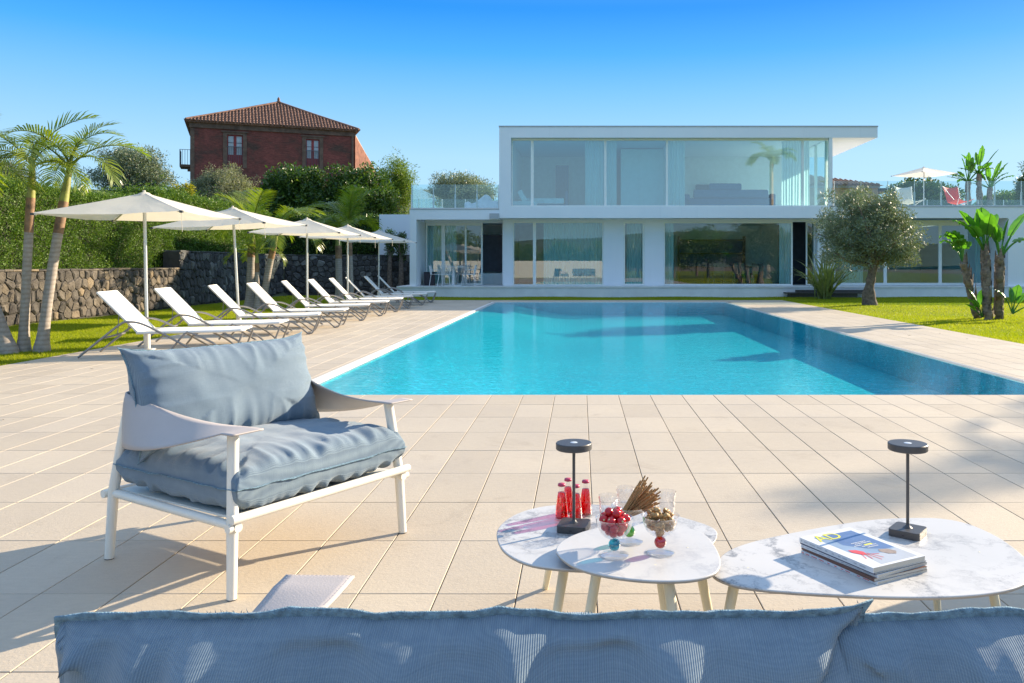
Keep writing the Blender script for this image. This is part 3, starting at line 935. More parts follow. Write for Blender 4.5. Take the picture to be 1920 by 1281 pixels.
# interior of ground floor
vbox('wall', M['interior_wall'], -3.1, 9.9, 37.6, 37.8, ZD, ZS0)
vbox('partition_or_dark_sheet', M['interior_wall'], 1.2, 1.3, 33.1, 37.6, ZD, ZS0)
vbox('partition_or_dark_sheet', M['interior_wall'], 2.75, 2.85, 33.1, 37.6, ZD, ZS0)
vbox('partition_or_dark_sheet', M['interior_dark'], 8.30, 9.7, 34.6, 34.7, ZD, ZS0 - 0.002)  # near-black sheet standing in for the unlit room behind the open door
vbox('interior_floor', M['interior_floor'], -3.0, 9.8, GY + 0.36, 37.59, ZD, ZD + 0.012)
vbox('wall', M['white_wall'], -3.1, -2.8, GY + 0.36, 37.59, ZD + 0.013, ZS0)

# left wing with roof terrace
vbox('fascia', M['white_wall'], -6.5, BX0 + 0.0, FY, FY + 0.5, 2.93, 3.31)
vbox('roof_slab', M['white_wall'], -6.5, BX0, FY + 0.5, 38.5, 3.0, 3.30)
vbox('parapet_cap', M['roof_edge'], -6.52, BX0, FY - 0.02, FY + 0.3, 3.31, 3.335)
vbox('wall', M['white_wall'], -6.5, -6.25, FY, 38.5, ZD, 2.93)
vbox('wall', M['white_wall'], -6.25, BX0, 37.6, 37.8, ZD, 2.99)
LWY = 33.3
def lx(px): return (px - PX) / FOCAL * LWY
vbox('lintel', M['white_wall'], -6.25, BX0, LWY - 0.05, LWY + 0.25, 2.88, 2.995)
window(lx(798), lx(905), ZD, 2.88, LWY, [(lx(831), 0.14), (lx(873), 0.07)], M['glass_house'], fr=0.07, top=0.10, label='sliding windows behind the outdoor table')
vbox('partition_or_dark_sheet', M['interior_dark'], -4.2, -2.9, 34.3, 34.4, 0.9, 2.45)  # near-black sheet in place of the unlit depth behind this opening
vbox('counter', M['interior_wall'], -4.2, -2.9, 34.2, 34.42, ZD, 0.85)
vbox('drain_box', M['roof_edge'], -3.45, BX0 - 0.0, FY - 0.1, FY - 0.001, 2.95, 3.16)
# right wing with roof terrace
vbox('fascia', M['white_wall'], BX1, 26.0, FY + 0.0, FY + 0.5, ZS0, ZS1 - 0.02)
vbox('roof_slab', M['white_wall'], BX1, 26.0, FY + 0.5, 41.0, 3.05, ZS1 - 0.03)
vbox('parapet_cap', M['roof_edge'], BX1, 26.02, FY - 0.02, FY + 0.3, ZS1 - 0.02, ZS1 + 0.0)
vbox('wall', M['white_wall'], 16.55, 26.0, FY, FY + 0.35, ZD, ZS0)
vbox('wall', M['white_wall'], 16.3, 16.55, FY + 0.0, 40.9, ZD, ZS0)
RY = 33.1
def rx(px): return (px - PX) / FOCAL * RY
vbox('lintel', M['frame_cream'], gx(1566), 16.3, RY - 0.03, RY + 0.22, 2.86, ZS0)
window(gx(1566), 16.3, ZD, 2.86, RY, [(rx(1660), 0.13), (rx(1763), 0.13)], M['glass_house'], fr=0.09, label='terrace room glazing behind the olive tree')
vbox('wall', M['interior_wall'], 9.9, 16.3, 39.6, 39.8, ZD, 3.04)
vbox('wall', M['interior_wall'], 9.8, 9.9, GY + 0.36, 39.6, ZD, 3.04)
# timber step
st = empty('timber_step', (9.05, 31.05, 0)); tag(st, 'dark timber double step in front of the open door, behind the flax plant', 'step')
mm = MB(); mm.box(-1.35, 1.45, -0.28, 0.30, 0.13, 0.17); mm.build('plank', M['wood_dark'], st)
mm = MB(); mm.box(-1.2, 1.3, -0.2, 0.28, -0.02, 0.128); mm.build('riser', M['wood_dark'], st)
mm = MB(); mm.box(-0.9, 1.9, -0.02, 0.30, 0.172, 0.26); mm.build('plank', M['wood_dark'], st)

# curtains (each hangs on its own)
def curtain(x0, x1, y, z0, z1, label, folds=None, mat=None, seed=0):
    rr = random.Random(seed)
    L = x1 - x0; n = max(8, int(L / 0.022)); fold = folds or 0.11
    mm = MB()
    ph = rr.uniform(0, 6)
    def fn(u, v):
        x = L * u
        a = 0.035 * math.sin(x / fold * 2 * PI + ph + 0.7 * math.sin(x * 5 + v)) + 0.012 * math.sin(x * 31 + v * 2)
        return (x, a * (0.6 + 0.4 * (1 - v)), (z1 - z0) * v)
    mm.grid(fn, n, 6)
    return tag(mm.build('curtain', mat or M['curtain'], None, (x0, y, z0)), label, 'curtain')
CY = UY + 0.30
for i, (a, b, l) in enumerate(((1097, 1132, 'sheer curtain at the right side of the upper bedroom window'), (1138, 1156, 'narrow sheer curtain left of the pale wardrobe, upstairs'),
                (1253, 1284, 'sheer curtain at the left side of the upper living room'), (1466, 1503, 'sheer curtain beside the navy sofa, upstairs at right'),
                (1508, 1518, 'slim sunlit curtain by the right end window upstairs'))):
    curtain((a - PX) / FOCAL * CY, (b - PX) / FOCAL * CY, CY, ZS1 + 0.02, ZR0 - 0.03, l, seed=i)
CY2 = WY + 0.35
for i, (a, b, l) in enumerate(((1019, 1130, 'full width sheer curtain behind the wide ground floor window'), (1174, 1206, 'sheer curtain behind the tall narrow window'),
                (1248, 1263, 'slim curtain at the left of the widest ground floor window'), (1461, 1485, 'curtain at the right of the widest ground floor window'))):
    curtain((a - PX) / FOCAL * CY2, (b - PX) / FOCAL * CY2, CY2, ZD + 0.02, 2.88, l, seed=i + 10)
CY3 = LWY + 0.35
curtain((799 - PX) / FOCAL * CY3, (829 - PX) / FOCAL * CY3, CY3, ZD + 0.02, 2.86, 'green tinted curtain behind the black box in the left wing', seed=21)
curtain((835 - PX) / FOCAL * CY3, (856 - PX) / FOCAL * CY3, CY3, ZD + 0.02, 2.86, 'curtain gathered behind the outdoor table in the left wing', seed=22)
curtain((1828 - PX) / FOCAL * (RY + .4), (1858 - PX) / FOCAL * (RY + .4), RY + .4, ZD + 0.02, 2.84, 'curtain in the terrace room behind the paddle leaved plants', seed=23)
curtain((1577 - PX) / FOCAL * (RY + .4), (1618 - PX) / FOCAL * (RY + .4), RY + .4, ZD + 0.02, 2.84, 'curtain in the terrace room behind the olive tree', seed=24)

# things inside
def thing_boxes(name, label, cat, loc, parts, rz=0, bevel=0.03):
    t = empty(name, loc, rz); tag(t, label, cat)
    for (n, mat, b) in parts:
        mm = MB(); mm.box(*b); mm.build(n, mat, t, bevel=bevel)
    return t
F2 = ZS1
thing_boxes('bed', 'white bed seen through the upper left window', 'bed', (ux(1000) - 0.1, 33.2, F2), [
    ('mattress', M['bed_white'], (-0.9, 1.25, 0, 1.9, 0.22, 0.45)), ('base', M['navy'], (-0.9, 1.3, 0.05, 1.9, 0.0, 0.22)), ('headboard', M['navy'], (1.3, 1.4, 0, 1.9, 0, 0.75))])
t = empty('chaise_longue', (ux(975), 32.5, F2)); tag(t, 'small white chaise with raised back behind the narrow upper window', 'chaise')
mm = MB(); mm.box(-0.45, 0.6, 0, 0.6, 0.12, 0.28); mm.build('seat', M['bed_white'], t, bevel=0.03)
mm = MB(); mm.prism([(-0.1, 0), (0.1, 0), (0.1, 0.6), (-0.1, 0.6)], 0, 0.5); mm.build('backrest', M['bed_white'], t, (0.15, 0, 0.25), (0, R(-28), 0), bevel=0.04)
t = empty('wardrobe', (ux(1160) + 0.5, 34.1, F2)); tag(t, 'pale full height wardrobe upstairs between the two narrow curtains', 'wardrobe')
mm = MB(); mm.box(-0.3, 2.0, 0.03, 0.6, 0, 2.55); mm.build('carcass', M['door_cream'], t)
for k in range(3):
    mm = MB(); mm.box(-0.3 + 0.767 * k + 0.004, -0.3 + 0.767 * (k + 1) - 0.004, 0, 0.028, 0.02, 2.5); mm.build('door', M['door_cream'], t)
t = empty('interior_door', (ux(1035), 36.98, F2)); tag(t, 'dark panelled doors on the back wall of the upper bedroom', 'door')
for k, (a, b) in enumerate(((0, .55), (.7, 1.25), (1.4, 1.95))):
    mm = MB(); mm.box(a, b, 0, 0.08, 0, 2.2); mm.build('door_leaf', M['navy'] if k != 1 else M['interior_wall'], t)
thing_boxes('sofa', 'long navy sofa with stacked cushions upstairs', 'sofa', (ux(1385), 33.1, F2), [
    ('seat', M['navy'], (-1.85, 1.7, 0, 1.0, 0.08, 0.45)), ('backrest', M['navy'], (-1.55, 1.45, -0.05, 0.2, 0.45, 0.78)),
    ('armrest', M['navy'], (-1.95, -1.7, 0, 1.0, 0.1, 0.60)), ('armrest', M['navy'], (1.5, 1.75, 0, 1.0, 0.1, 0.62)), ('cushion', M['navy'], (-0.9, 0.4, 0.1, 0.3, 0.75, 1.05))], bevel=0.06)
thing_boxes('television', 'dark television screen on the back of the upper living room', 'television', (ux(1364) + 0.3, 36.9, F2), [
    ('screen', M['interior_dark'], (-0.8, 0.6, 0, 0.06, 0.55, 1.35)), ('stand', M['navy'], (-1.0, 0.8, -0.3, 0.06, 0, 0.5))])
thing_boxes('dining_table', 'dark dining table inside the widest ground floor window', 'table', (gx(1395), 34.0, ZD), [
    ('tabletop', M['wood_dark'], (-1.3, 1.1, 0, 1.0, 0.70, 0.75)), ('leg', M['wood_dark'], (-1.2, -1.1, 0.1, 0.9, 0, 0.7)), ('leg', M['wood_dark'], (0.9, 1.0, 0.1, 0.9, 0, 0.7))], bevel=0.01)
for k, dx in enumerate((-0.8, 0.0, 0.75)):
    thing_boxes('dining_chair', ['left', 'middle', 'right'][k] + ' one of the dark chairs at the dining table inside', 'chair', (gx(1395) + dx, 33.5, ZD), [
        ('seat', M['wood_dark'], (-0.22, 0.22, 0, 0.44, 0.42, 0.47)), ('backrest', M['wood_dark'], (-0.22, 0.22, 0, 0.05, 0.47, 0.88)),
        ('leg', M['wood_dark'], (-0.22, -0.18, 0, 0.04, 0, 0.42)), ('leg', M['wood_dark'], (0.18, 0.22, 0, 0.04, 0, 0.42)), ('leg', M['wood_dark'], (-0.22, -0.18, 0.4, 0.44, 0, 0.42)), ('leg', M['wood_dark'], (0.18, 0.22, 0.4, 0.44, 0, 0.42))], bevel=0.01)
thing_boxes('bookcase', 'dark shelf unit on the back wall of the ground floor living room', 'shelf', (gx(1370), 37.1, ZD), [
    ('side_panel', M['wood_dark'], (-1.5, -1.45, 0, 0.4, 0, 2.1)), ('side_panel', M['wood_dark'], (1.45, 1.5, 0, 0.4, 0, 2.1))] +
    [('shelf', M['wood_dark'], (-1.45, 1.45, 0, 0.4, z, z + 0.05)) for z in (0.1, 0.7, 1.3, 1.9)] + [('back_panel', M['navy'], (-1.45, 1.45, 0.37, 0.4, 0.15, 1.9))], bevel=0.005)
thing_boxes('planter_box', 'black square planter box standing in the left wing recess', 'planter', (lx(803) + 0.18, 32.6, ZD), [
    ('body', M['black_box'], (-0.19, 0.19, -0.19, 0.19, 0, 0.50)), ('rim', M['black_box'], (-0.2, 0.2, -0.2, 0.2, 0.50, 0.53))], bevel=0.01)

# white boundary wall left of the villa
mm = MB(); mm.box(-9.0, -6.52, 37.0, 37.25, -0.1, 3.45)
tag(mm.build('boundary_wall', M['white_wall']), 'plain white wall closing the gap left of the villa behind the last parasol', 'wall')

# outdoor table and wire chairs under the left wing
t = empty('outdoor_table', (W(850, 520, 32.45).x, 32.45, ZD)); tag(t, 'white square pedestal table on the left wing deck', 'table')
mm = MB(); mm.box(-0.5, 0.5, -0.35, 0.35, 0.72, 0.745); mm.build('tabletop', M['white_paint'], t)
mm = MB(); mm.box(-0.05, 0.05, -0.05, 0.05, 0.02, 0.72); mm.build('pedestal', M['white_paint'], t)
mm = MB(); mm.box(-0.32, 0.32, -0.25, 0.25, 0, 0.02); mm.build('base', M['white_paint'], t)
def wire_chair(loc, rz, label):
    c = empty('wire_chair', loc, rz); tag(c, label, 'chair', 'white wire chairs round the outdoor table')
    mm = MB()
    for k in range(9):
        y = -0.2 + 0.05 * k; mm.tube([(-0.2, y, 0.44), (0.2, y, 0.45)], 0.007, 5)
    mm.tube([(-0.22, -0.22, 0.44), (0.22, -0.22, 0.45), (0.22, 0.22, 0.45), (-0.22, 0.22, 0.44)], 0.012, 6, closed=True); mm.build('seat', M['white_paint'], c)
    mm = MB()
    for k in range(9):
        y = -0.2 + 0.05 * k; mm.tube([(-0.21, y, 0.44), (-0.27, y, 0.78)], 0.007, 5)
    mm.tube([(-0.21, -0.24, 0.44), (-0.28, -0.24, 0.80), (-0.28, 0.24, 0.80), (-0.21, 0.24, 0.44)], 0.012, 6); mm.tube([(-0.24, -0.24, 0.62), (0.12, -0.25, 0.62), (0.16, -0.22, 0.45)], 0.01, 6); mm.tube([(-0.24, 0.24, 0.62), (0.12, 0.25, 0.62), (0.16, 0.22, 0.45)], 0.01, 6)
    mm.build('backrest', M['white_paint'], c)
    for sx in (-1, 1):
        for sy in (-1, 1):
            mm = MB(); mm.tube([(sx * 0.2, sy * 0.2, 0.44), (sx * 0.26, sy * 0.25, 0)], 0.012, 6); mm.build('leg', M['white_paint'], c)
    return c
tx = W(850, 520, 32.45).x
wire_chair((tx - 0.62, 32.35, ZD), 0, 'white wire chair on the left of the outdoor table')
wire_chair((tx + 0.62, 32.4, ZD), PI, 'white wire chair on the right of the outdoor table')
wire_chair((tx - 0.2, 31.85, ZD), R(80), 'white wire chair with its back to the pool at the outdoor table')
wire_chair((tx + 0.28, 32.98, ZD), R(-95), 'white wire chair behind the outdoor table, against the glass')

# glass railings
def railing(label, p0, p1, z, h, n, posth=0.56, first_cap=True):
    d = Vector((p1[0] - p0[0], p1[1] - p0[1], 0)); L = d.length
    r_ = empty('glass_railing', (p0[0], p0[1], z), math.atan2(d.y, d.x)); tag(r_, label, 'railing')
    for k in range(n):
        a = L * k / n; b = L * (k + 1) / n
        mm = MB(); mm.box(a + 0.012, b - 0.012, -0.006, 0.006, 0.04, h)
        mm.build('glass_panel', M['glass_rail'], r_)
    for k in range(n + 1):
        a = L * k / n
        mm = MB(); mm.box(a - 0.03, a + 0.03, 0.008, 0.035, 0, posth); mm.box(a - 0.012, a + 0.012, 0.01, 0.03, posth, h)
        mm.build('post', M['white_paint'], r_)
    mm = MB(); mm.box(0, L, -0.02, -0.01, 0.0, 0.05); mm.build('base_rail', M['pole'], r_)
    return r_
railing('glass railing on the front of the left roof terrace', (-6.45, FY + 0.12), (-3.12, FY + 0.12), 3.335, 0.94, 4)
railing('glass railing along the left edge of the left roof terrace', (-6.42, FY + 0.2), (-6.42, 38.3), 3.305, 0.94, 7)
railing('glass railing at the back of the left roof terrace', (-6.4, 38.35), (-3.2, 38.35), 3.305, 0.94, 3)
railing('glass railing along the front of the right roof terrace', (9.72, FY + 0.12), (22.0, FY + 0.12), ZS1, 0.98, 12)
railing('glass railing at the back of the right roof terrace', (12.0, 40.5), (22.0, 40.5), ZS1 - 0.03, 0.98, 8)

# wavy white terrace seat (left terrace)
t = empty('terrace_lounger', (W(905, 388, 33.8).x, 33.8, 3.305)); tag(t, 'white wavy moulded seat on the left roof terrace', 'seat')
mm = MB()
prof = [(-0.75, 0.42), (-0.6, 0.5), (-0.45, 0.40), (-0.3, 0.45), (-0.1, 0.62), (0.1, 0.78), (0.25, 0.74), (0.35, 0.5), (0.55, 0.52), (0.8, 0.5)]
n = len(prof)
vs = [(x, 0, 0.08) for x, z in prof] + [(x, 0, z) for x, z in prof] + [(x, 0.6, 0.08) for x, z in prof] + [(x, 0.6, z) for x, z in prof]
fs = []
for k in range(n - 1):
    fs += [(k, k + 1, n + k + 1, n + k), (2 * n + k + 1, 2 * n + k, 3 * n + k, 3 * n + k + 1), (n + k, n + k + 1, 3 * n + k + 1, 3 * n + k), (k + 1, k, 2 * n + k, 2 * n + k + 1)]
fs += [(0, n, 3 * n, 2 * n), (n - 1, 3 * n - 1, 4 * n - 1, 2 * n - 1)]
mm.add(vs, fs); mm.build('seat', M['bed_white'], t, bevel=0.03)
mm = MB(); mm.box(-0.7, 0.75, 0.05, 0.55, 0, 0.09); mm.build('base', M['white_paint'], t)

# butterfly chairs on the right terrace
def butterfly(loc, rz, mat, label):
    c = empty('butterfly_chair', loc, rz); tag(c, label, 'chair')
    mm = MB()
    # canvas: seat and back slung between four corners (local +x forward)
    def fn(u, v):
        # u across, v from seat front to back top
        y = (u - 0.5) * (0.88 - 0.16 * math.sin(v * PI))
        if v < 0.5: x = 0.38 - 1.2 * v; z = 0.44 - 0.22 * v - 0.10 * math.sin(u * PI)
        else: x = -0.22 - 0.36 * (v - 0.5); z = 0.33 + 1.34 * (v - 0.5) - 0.06 * math.sin(u * PI)
        return (x - (0.08 * math.sin(u * PI) if v > .5 else 0), y, z)
    mm.grid(fn, 10, 12)
    o = mm.build('canvas', mat, c); s = o.modifiers.new('t', 'SOLIDIFY'); s.thickness = 0.012
    for sy in (-1, 1):
        mm = MB()
        mm.tube([(0.40, sy * 0.44, 0.46), (0.0, sy * 0.1, 0.15), (-0.35, sy * 0.32, 0.0)], 0.012, 6)
        mm.tube([(-0.40, sy * 0.44, 1.0), (0.0, sy * 0.12, 0.30), (0.36, sy * 0.32, 0.0)], 0.012, 6)
        mm.build('frame', M['white_paint'], c)
    mm = MB(); mm.tube([(-0.35, -0.32, 0.012), (0.36, -0.32, 0.012)], 0.01, 6); mm.tube([(-0.35, 0.32, 0.012), (0.36, 0.32, 0.012)], 0.01, 6); mm.build('runner', M['white_paint'], c)
    return c
butterfly((W(1706, 386, 33.3).x, 33.3, 3.40), R(-70), M['beige_canvas'], 'beige butterfly chair on the right roof terrace')
butterfly((W(1797, 386, 33.3).x, 33.3, 3.40), R(-65), M['red_canvas'], 'red butterfly chair on the right roof terrace')

# ---------------------------------------------------------------- the old red house
A = Vector((-33.0, 70.0, 0)); B = Vector((-20.55, 75.2, 0))
fd = (B - A); FL = fd.length; frz = math.atan2(fd.y, fd.x)
ZB, ZE = 2.0, 13.35     # foot and eaves
red = empty('old_house', (A.x, A.y, 0), frz)
tag(red, 'old weathered red house with a hipped terracotta roof on the rise beyond the hedge', 'house')
def rbox(name, mat, x0, x1, y0, y1, z0, z1, parent=red, bevel=0):
    mm = MB(); mm.box(x0, x1, y0, y1, z0, z1); return mm.build(name, mat, parent, bevel=bevel)
DP = 9.0
wins = [(2.85, 4.1), (9.30, 10.45)]
WZ0, WZ1 = 9.8, 12.35
# front wall in pieces round the two openings
xs = 0
for (a, b) in wins:
    rbox('wall', M['red_plaster'], xs, a, 0, 0.5, ZB, ZE - 0.55); rbox('wall', M['red_plaster'], a, b, 0, 0.5, ZB, WZ0); rbox('wall', M['red_plaster'], a, b, 0, 0.5, WZ1, ZE - 0.55); xs = b
rbox('wall', M['red_plaster'], xs, FL, 0, 0.5, ZB, ZE - 0.55)
rbox('wall', M['red_plaster'], 0, 0.5, 0.5, DP, ZB, ZE - 0.55); rbox('wall', M['red_plaster'], FL - 0.5, FL, 0.5, DP, ZB, ZE - 0.55); rbox('wall', M['red_plaster'], 0.5, FL - 0.5, DP - .5, DP, ZB, ZE - 0.55)
rbox('cornice', M['brown_stone'], -0.1, FL + 0.1, -0.12, DP, ZE - 0.55, ZE)
rbox('corner_strip', M['brown_stone'], -0.03, 0.3, -0.04, 0.0, ZB, ZE - 0.56)
rbox('downpipe', M['brown_stone'], FL - 0.25, FL - 0.08, -0.12, -0.001, ZB, ZE - 0.56)
for (a, b) in wins:
    mm = MB()
    mm.box(a - 0.32, a, -0.07, 0.1, WZ0 - 0.3, WZ1 + 0.25); mm.box(b, b + 0.32, -0.07, 0.1, WZ0 - 0.3, WZ1 + 0.32); mm.box(a, b, -0.07, 0.1, WZ1, WZ1 + 0.25)
    mm.box(a - 0.45, b + 0.45, -0.14, -0.0705, WZ1 + 0.2, WZ1 + 0.32)
    mm.build('window_surround', M['brown_stone'], red)
    mm = MB(); c = (a + b) / 2
    mm.box(a, a + 0.09, 0.08, 0.16, WZ0, WZ1); mm.box(b - 0.09, b, 0.08, 0.16, WZ0, WZ1); mm.box(c - 0.11, c + 0.11, 0.07, 0.16, WZ0, WZ1)
    mm.box(a + 0.09, b - 0.09, 0.081, 0.159, WZ1 - 0.1, WZ1); mm.box(a + 0.09, b - 0.09, 0.081, 0.159, WZ0, WZ0 + 0.85)
    f = mm.build('window', M['red_wood'], red)
    for (p, q) in ((a + .09, c - .11), (c + .11, b - .09)):
        mm = MB(); mm.box(p, q, 0.10, 0.12, WZ0 + 0.85, WZ1 - 0.1); mm.build('pane', M['pale_blind'], f)
        mm = MB(); mm.box(p, q, 0.085, 0.10, WZ0 + 1.85, WZ0 + 1.90); mm.build('glazing_bar', M['interior_dark'], f)
    mm = MB()
    for k in range(9):
        x = a + 0.06 + (b - a - 0.12) * k / 8; mm.box(x - 0.012, x + 0.012, -0.02, 0.005, WZ0 + 0.1, WZ0 + 1.55)
    mm.box(a, b, -0.03, 0.01, WZ0 + 1.5, WZ0 + 1.55); mm.build('window_rail', M['iron'], f)
# side balcony on the left
mm = MB(); mm.box(-0.9, 0, 1.0, 3.2, 9.55, 9.75); mm.box(-0.3, 0, 1.3, 1.6, 9.2, 9.55); bal = mm.build('balcony', M['brown_stone'], red)
mm = MB()
for k in range(5):
    x = -0.88 + 0.2 * k; mm.box(x - .015, x + .015, 1.0, 1.03, 9.75, 11.0)
for k in range(12):
    y = 1.0 + 0.19 * k; mm.box(-0.9, -0.87, y - .015, y + .015, 9.75, 11.0)
mm.box(-0.9, 0, 1.0, 1.03, 11.0, 11.04); mm.box(-0.9, -0.87, 1.03, 3.2, 11.0, 11.04); mm.build('railing', M['iron'], bal)
# hipped roof of barrel tiles
apx = Vector((FL * 0.535, DP * 0.5, 16.15)); ov = 0.35
cs = [Vector((-ov, -ov, ZE)), Vector((FL + ov, -ov, ZE)), Vector((FL + ov, DP + ov, ZE)), Vector((-ov, DP + ov, ZE))]
mm = MB(); mm.add(cs + [apx] + [c - Vector((0, 0, 0.12)) for c in cs], [(0, 1, 4), (1, 2, 4), (2, 3, 4), (3, 0, 4), (8, 7, 6, 5), (0, 5, 6, 1), (1, 6, 7, 2), (2, 7, 8, 3), (3, 8, 5, 0)])
roof = mm.build('roof', M['roof_tile'], red)
rt = MB(); rr = random.Random(2)
for s in range(4):
    a, b = cs[s], cs[(s + 1) % 4]
    e = b - a; L = e.length; eu = e.normalized()
    t_ap = (apx - a).dot(eu); perp = (apx - a) - eu * t_ap; H = perp.length; pu = perp.normalized(); nrm = eu.cross(pu).normalized()
    if nrm.z < 0: nrm = -nrm
    n = int(L / 0.27)
    for k in range(n):
        u = (k + 0.5) * L / n
        lim = H * (u / t_ap if u < t_ap else (L - u) / (L - t_ap)) - 0.1
        v = -0.12
        while v < lim:
            ln = min(0.42, lim - v)
            w0, w1 = 0.11, 0.09
            j = rr.uniform(-.012, .012)
            base = a + eu * (u + j)
            P = []
            for (vv, w_) in ((v, w0), (v + ln + 0.03, w1)):
                for q in range(5):
                    an = PI * q / 4
                    P.append(base + pu * vv + eu * (w_ * math.cos(an)) + nrm * (w_ * 1.1 * math.sin(an) + (0.05 if vv == v else 0.02)))
            rt.add(P, [(q, q + 1, q + 6, q + 5) for q in range(4)] + [(0, 1, 2, 3, 4)])
            v += 0.42
tag(rt.build('roof_tiles', M['roof_tile'], roof), kind='stuff')
mm = MB()
for s in range(4): mm.tube([cs[s] + Vector((0, 0, 0.08)), (cs[s] + apx) / 2 + Vector((0, 0, .06)), apx + Vector((0, 0, 0.1))], 0.12, 8)
mm.lathe([(0.16, 0), (0.2, 0.1), (0.1, 0.25), (0.14, 0.35), (0.03, 0.55)], 10, (apx.x, apx.y, apx.z + .05)); mm.build('ridge_cap', M['roof_tile'], roof)
# lower rear wing seen to the right
inv = Matrix.Rotation(-frz, 4, 'Z')
def loc(p): return inv @ (Vector(p) - Vector((A.x, A.y, 0)))
P = [(-20.5, 75.3), (-20.75, 83.2), (-20.9, 86.0)]
zz = [12.9, 10.9, 9.6]
mm = MB(); vs = []
for (x, y), z in zip(P, zz):
    for dx in (0, -0.6):
        vs += [loc((x + dx, y, ZB)), loc((x + dx, y, z))]
mm.add(vs, [(0, 4, 5, 1), (4, 8, 9, 5), (2, 3, 7, 6), (6, 7, 11, 10), (1, 5, 7, 3), (5, 9, 11, 7), (8, 10, 11, 9)])
mm.build('rear_wall', M['rear_brick'], red)
mm = MB(); mm.tube([loc((-20.6, 75.4, 13.0)), loc((-20.85, 80, 11.9)), loc((-20.9, 83.2, 11.0)), loc((-21, 86.0, 9.7))], 0.09, 6); mm.build('wall_coping', M['orange_wall'], red)

# ochre neighbour on the right
nb = empty('neighbour_house', (19.0, 60, 0)); tag(nb, 'low ochre house with a red tiled roof beyond the right terrace', 'house')
mm = MB(); mm.box(-4, 2.6, 0, 8, 0, 6.75); mm.build('wall', M['orange_wall'], nb)
mm = MB(); mm.box(2.6, 3.9, 0.2, 6, 6.55, 6.75); mm.box(3.6, 3.8, 0.3, 0.5, 0, 6.55); mm.build('porch', M['wood_dark'], nb)
mm = MB(); mm.box(-4.1, 2.7, -0.15, 8.1, 6.751, 6.9); mm.build('gutter', M['roof_edge'], nb)
mm = MB(); mm.add([(-4.4, -0.4, 6.9), (2.9, -0.4, 6.9), (2.9, 8.4, 6.9), (-4.4, 8.4, 6.9), (-1.2, 4, 8.05)], [(0, 1, 4), (1, 2, 4), (2, 3, 4), (3, 0, 4), (3, 2, 1, 0)]); nroof = mm.build('roof', M['roof_tile'], nb)
mm = MB()
for k in range(26):
    x = -4.3 + 7.1 * k / 25
    f = min(1.0, (x + 4.4) / 3.2) if x < -1.2 else min(1.0, (2.9 - x) / 4.1)
    if f > 0.05: mm.tube([(x, -0.42, 6.95), (x, -0.4 + 4.4 * f, 6.93 + 1.15 * f)], 0.09, 6)
tag(mm.build('roof_tiles', M['roof_tile'], nroof), kind='stuff')

# ---------------------------------------------------------------- foliage
def leaf_cloud(centers, per, rc, size, seed, aspect=0.42, normals=None, flat=0.0):
    r = np.random.default_rng(seed)
    C = np.repeat(np.asarray(centers, dtype=float), per, axis=0); n = len(C)
    d = r.normal(size=(n, 3)); d /= np.linalg.norm(d, axis=1)[:, None]
    rad = rc * r.uniform(0.15, 1, n) ** 0.6
    P = C + d * rad[:, None] * np.array([1, 1, 0.85])
    ax = r.normal(size=(n, 3)) + d * 0.9 + np.array([0, 0, 0.25]); ax /= np.linalg.norm(ax, axis=1)[:, None]
    s = r.normal(size=(n, 3)); s -= ax * (s * ax).sum(1)[:, None]; s /= np.linalg.norm(s, axis=1)[:, None]
    L = size * r.uniform(0.65, 1.35, n)[:, None]; Wd = L * aspect
    nn = np.cross(ax, s)
    v0 = P; v1 = P + ax * L * 0.5 + s * Wd * 0.5 + nn * Wd * 0.12; v2 = P + ax * L; v3 = P + ax * L * 0.5 - s * Wd * 0.5 + nn * Wd * 0.12
    V = np.stack([v0, v1, v2, v3], 1).reshape(-1, 3)
    F = np.arange(4 * n).reshape(-1, 4)
    clr = np.repeat(r.uniform(0, 1, len(centers)), per) * 0.45 + r.uniform(0, 1, n) * 0.55
    return V, F, clr

def blob_centers(blobs, n, seed, shell=0.72):
    """points through a group of ellipsoids, denser towards their outer parts, with lumps and gaps"""
    rr = random.Random(seed); out = []
    vol = [b[3] * b[4] * b[5] for b in blobs]; tot = sum(vol)
    for b, v in zip(blobs, vol):
        k = max(4, int(n * v / tot)); c = 0
        while c < k:
            d = Vector((rr.gauss(0, 1), rr.gauss(0, 1), rr.gauss(0, 1))).normalized()
            rad = rr.uniform(shell ** 2, 1) ** 0.5 if rr.random() < 0.8 else rr.uniform(0.2, shell)
            nz = 1 + 0.5 * mnoise.noise(Vector((d.x * 2.1 + seed, d.y * 2.1, d.z * 2.1))) + 0.24 * mnoise.noise(Vector((d.x * 6 + seed, d.y * 6, d.z * 6)))
            p = Vector((b[0] + d.x * b[3] * rad * nz, b[1] + d.y * b[4] * rad * nz, b[2] + d.z * b[5] * rad * nz))
            out.append(p); c += 1
    return out

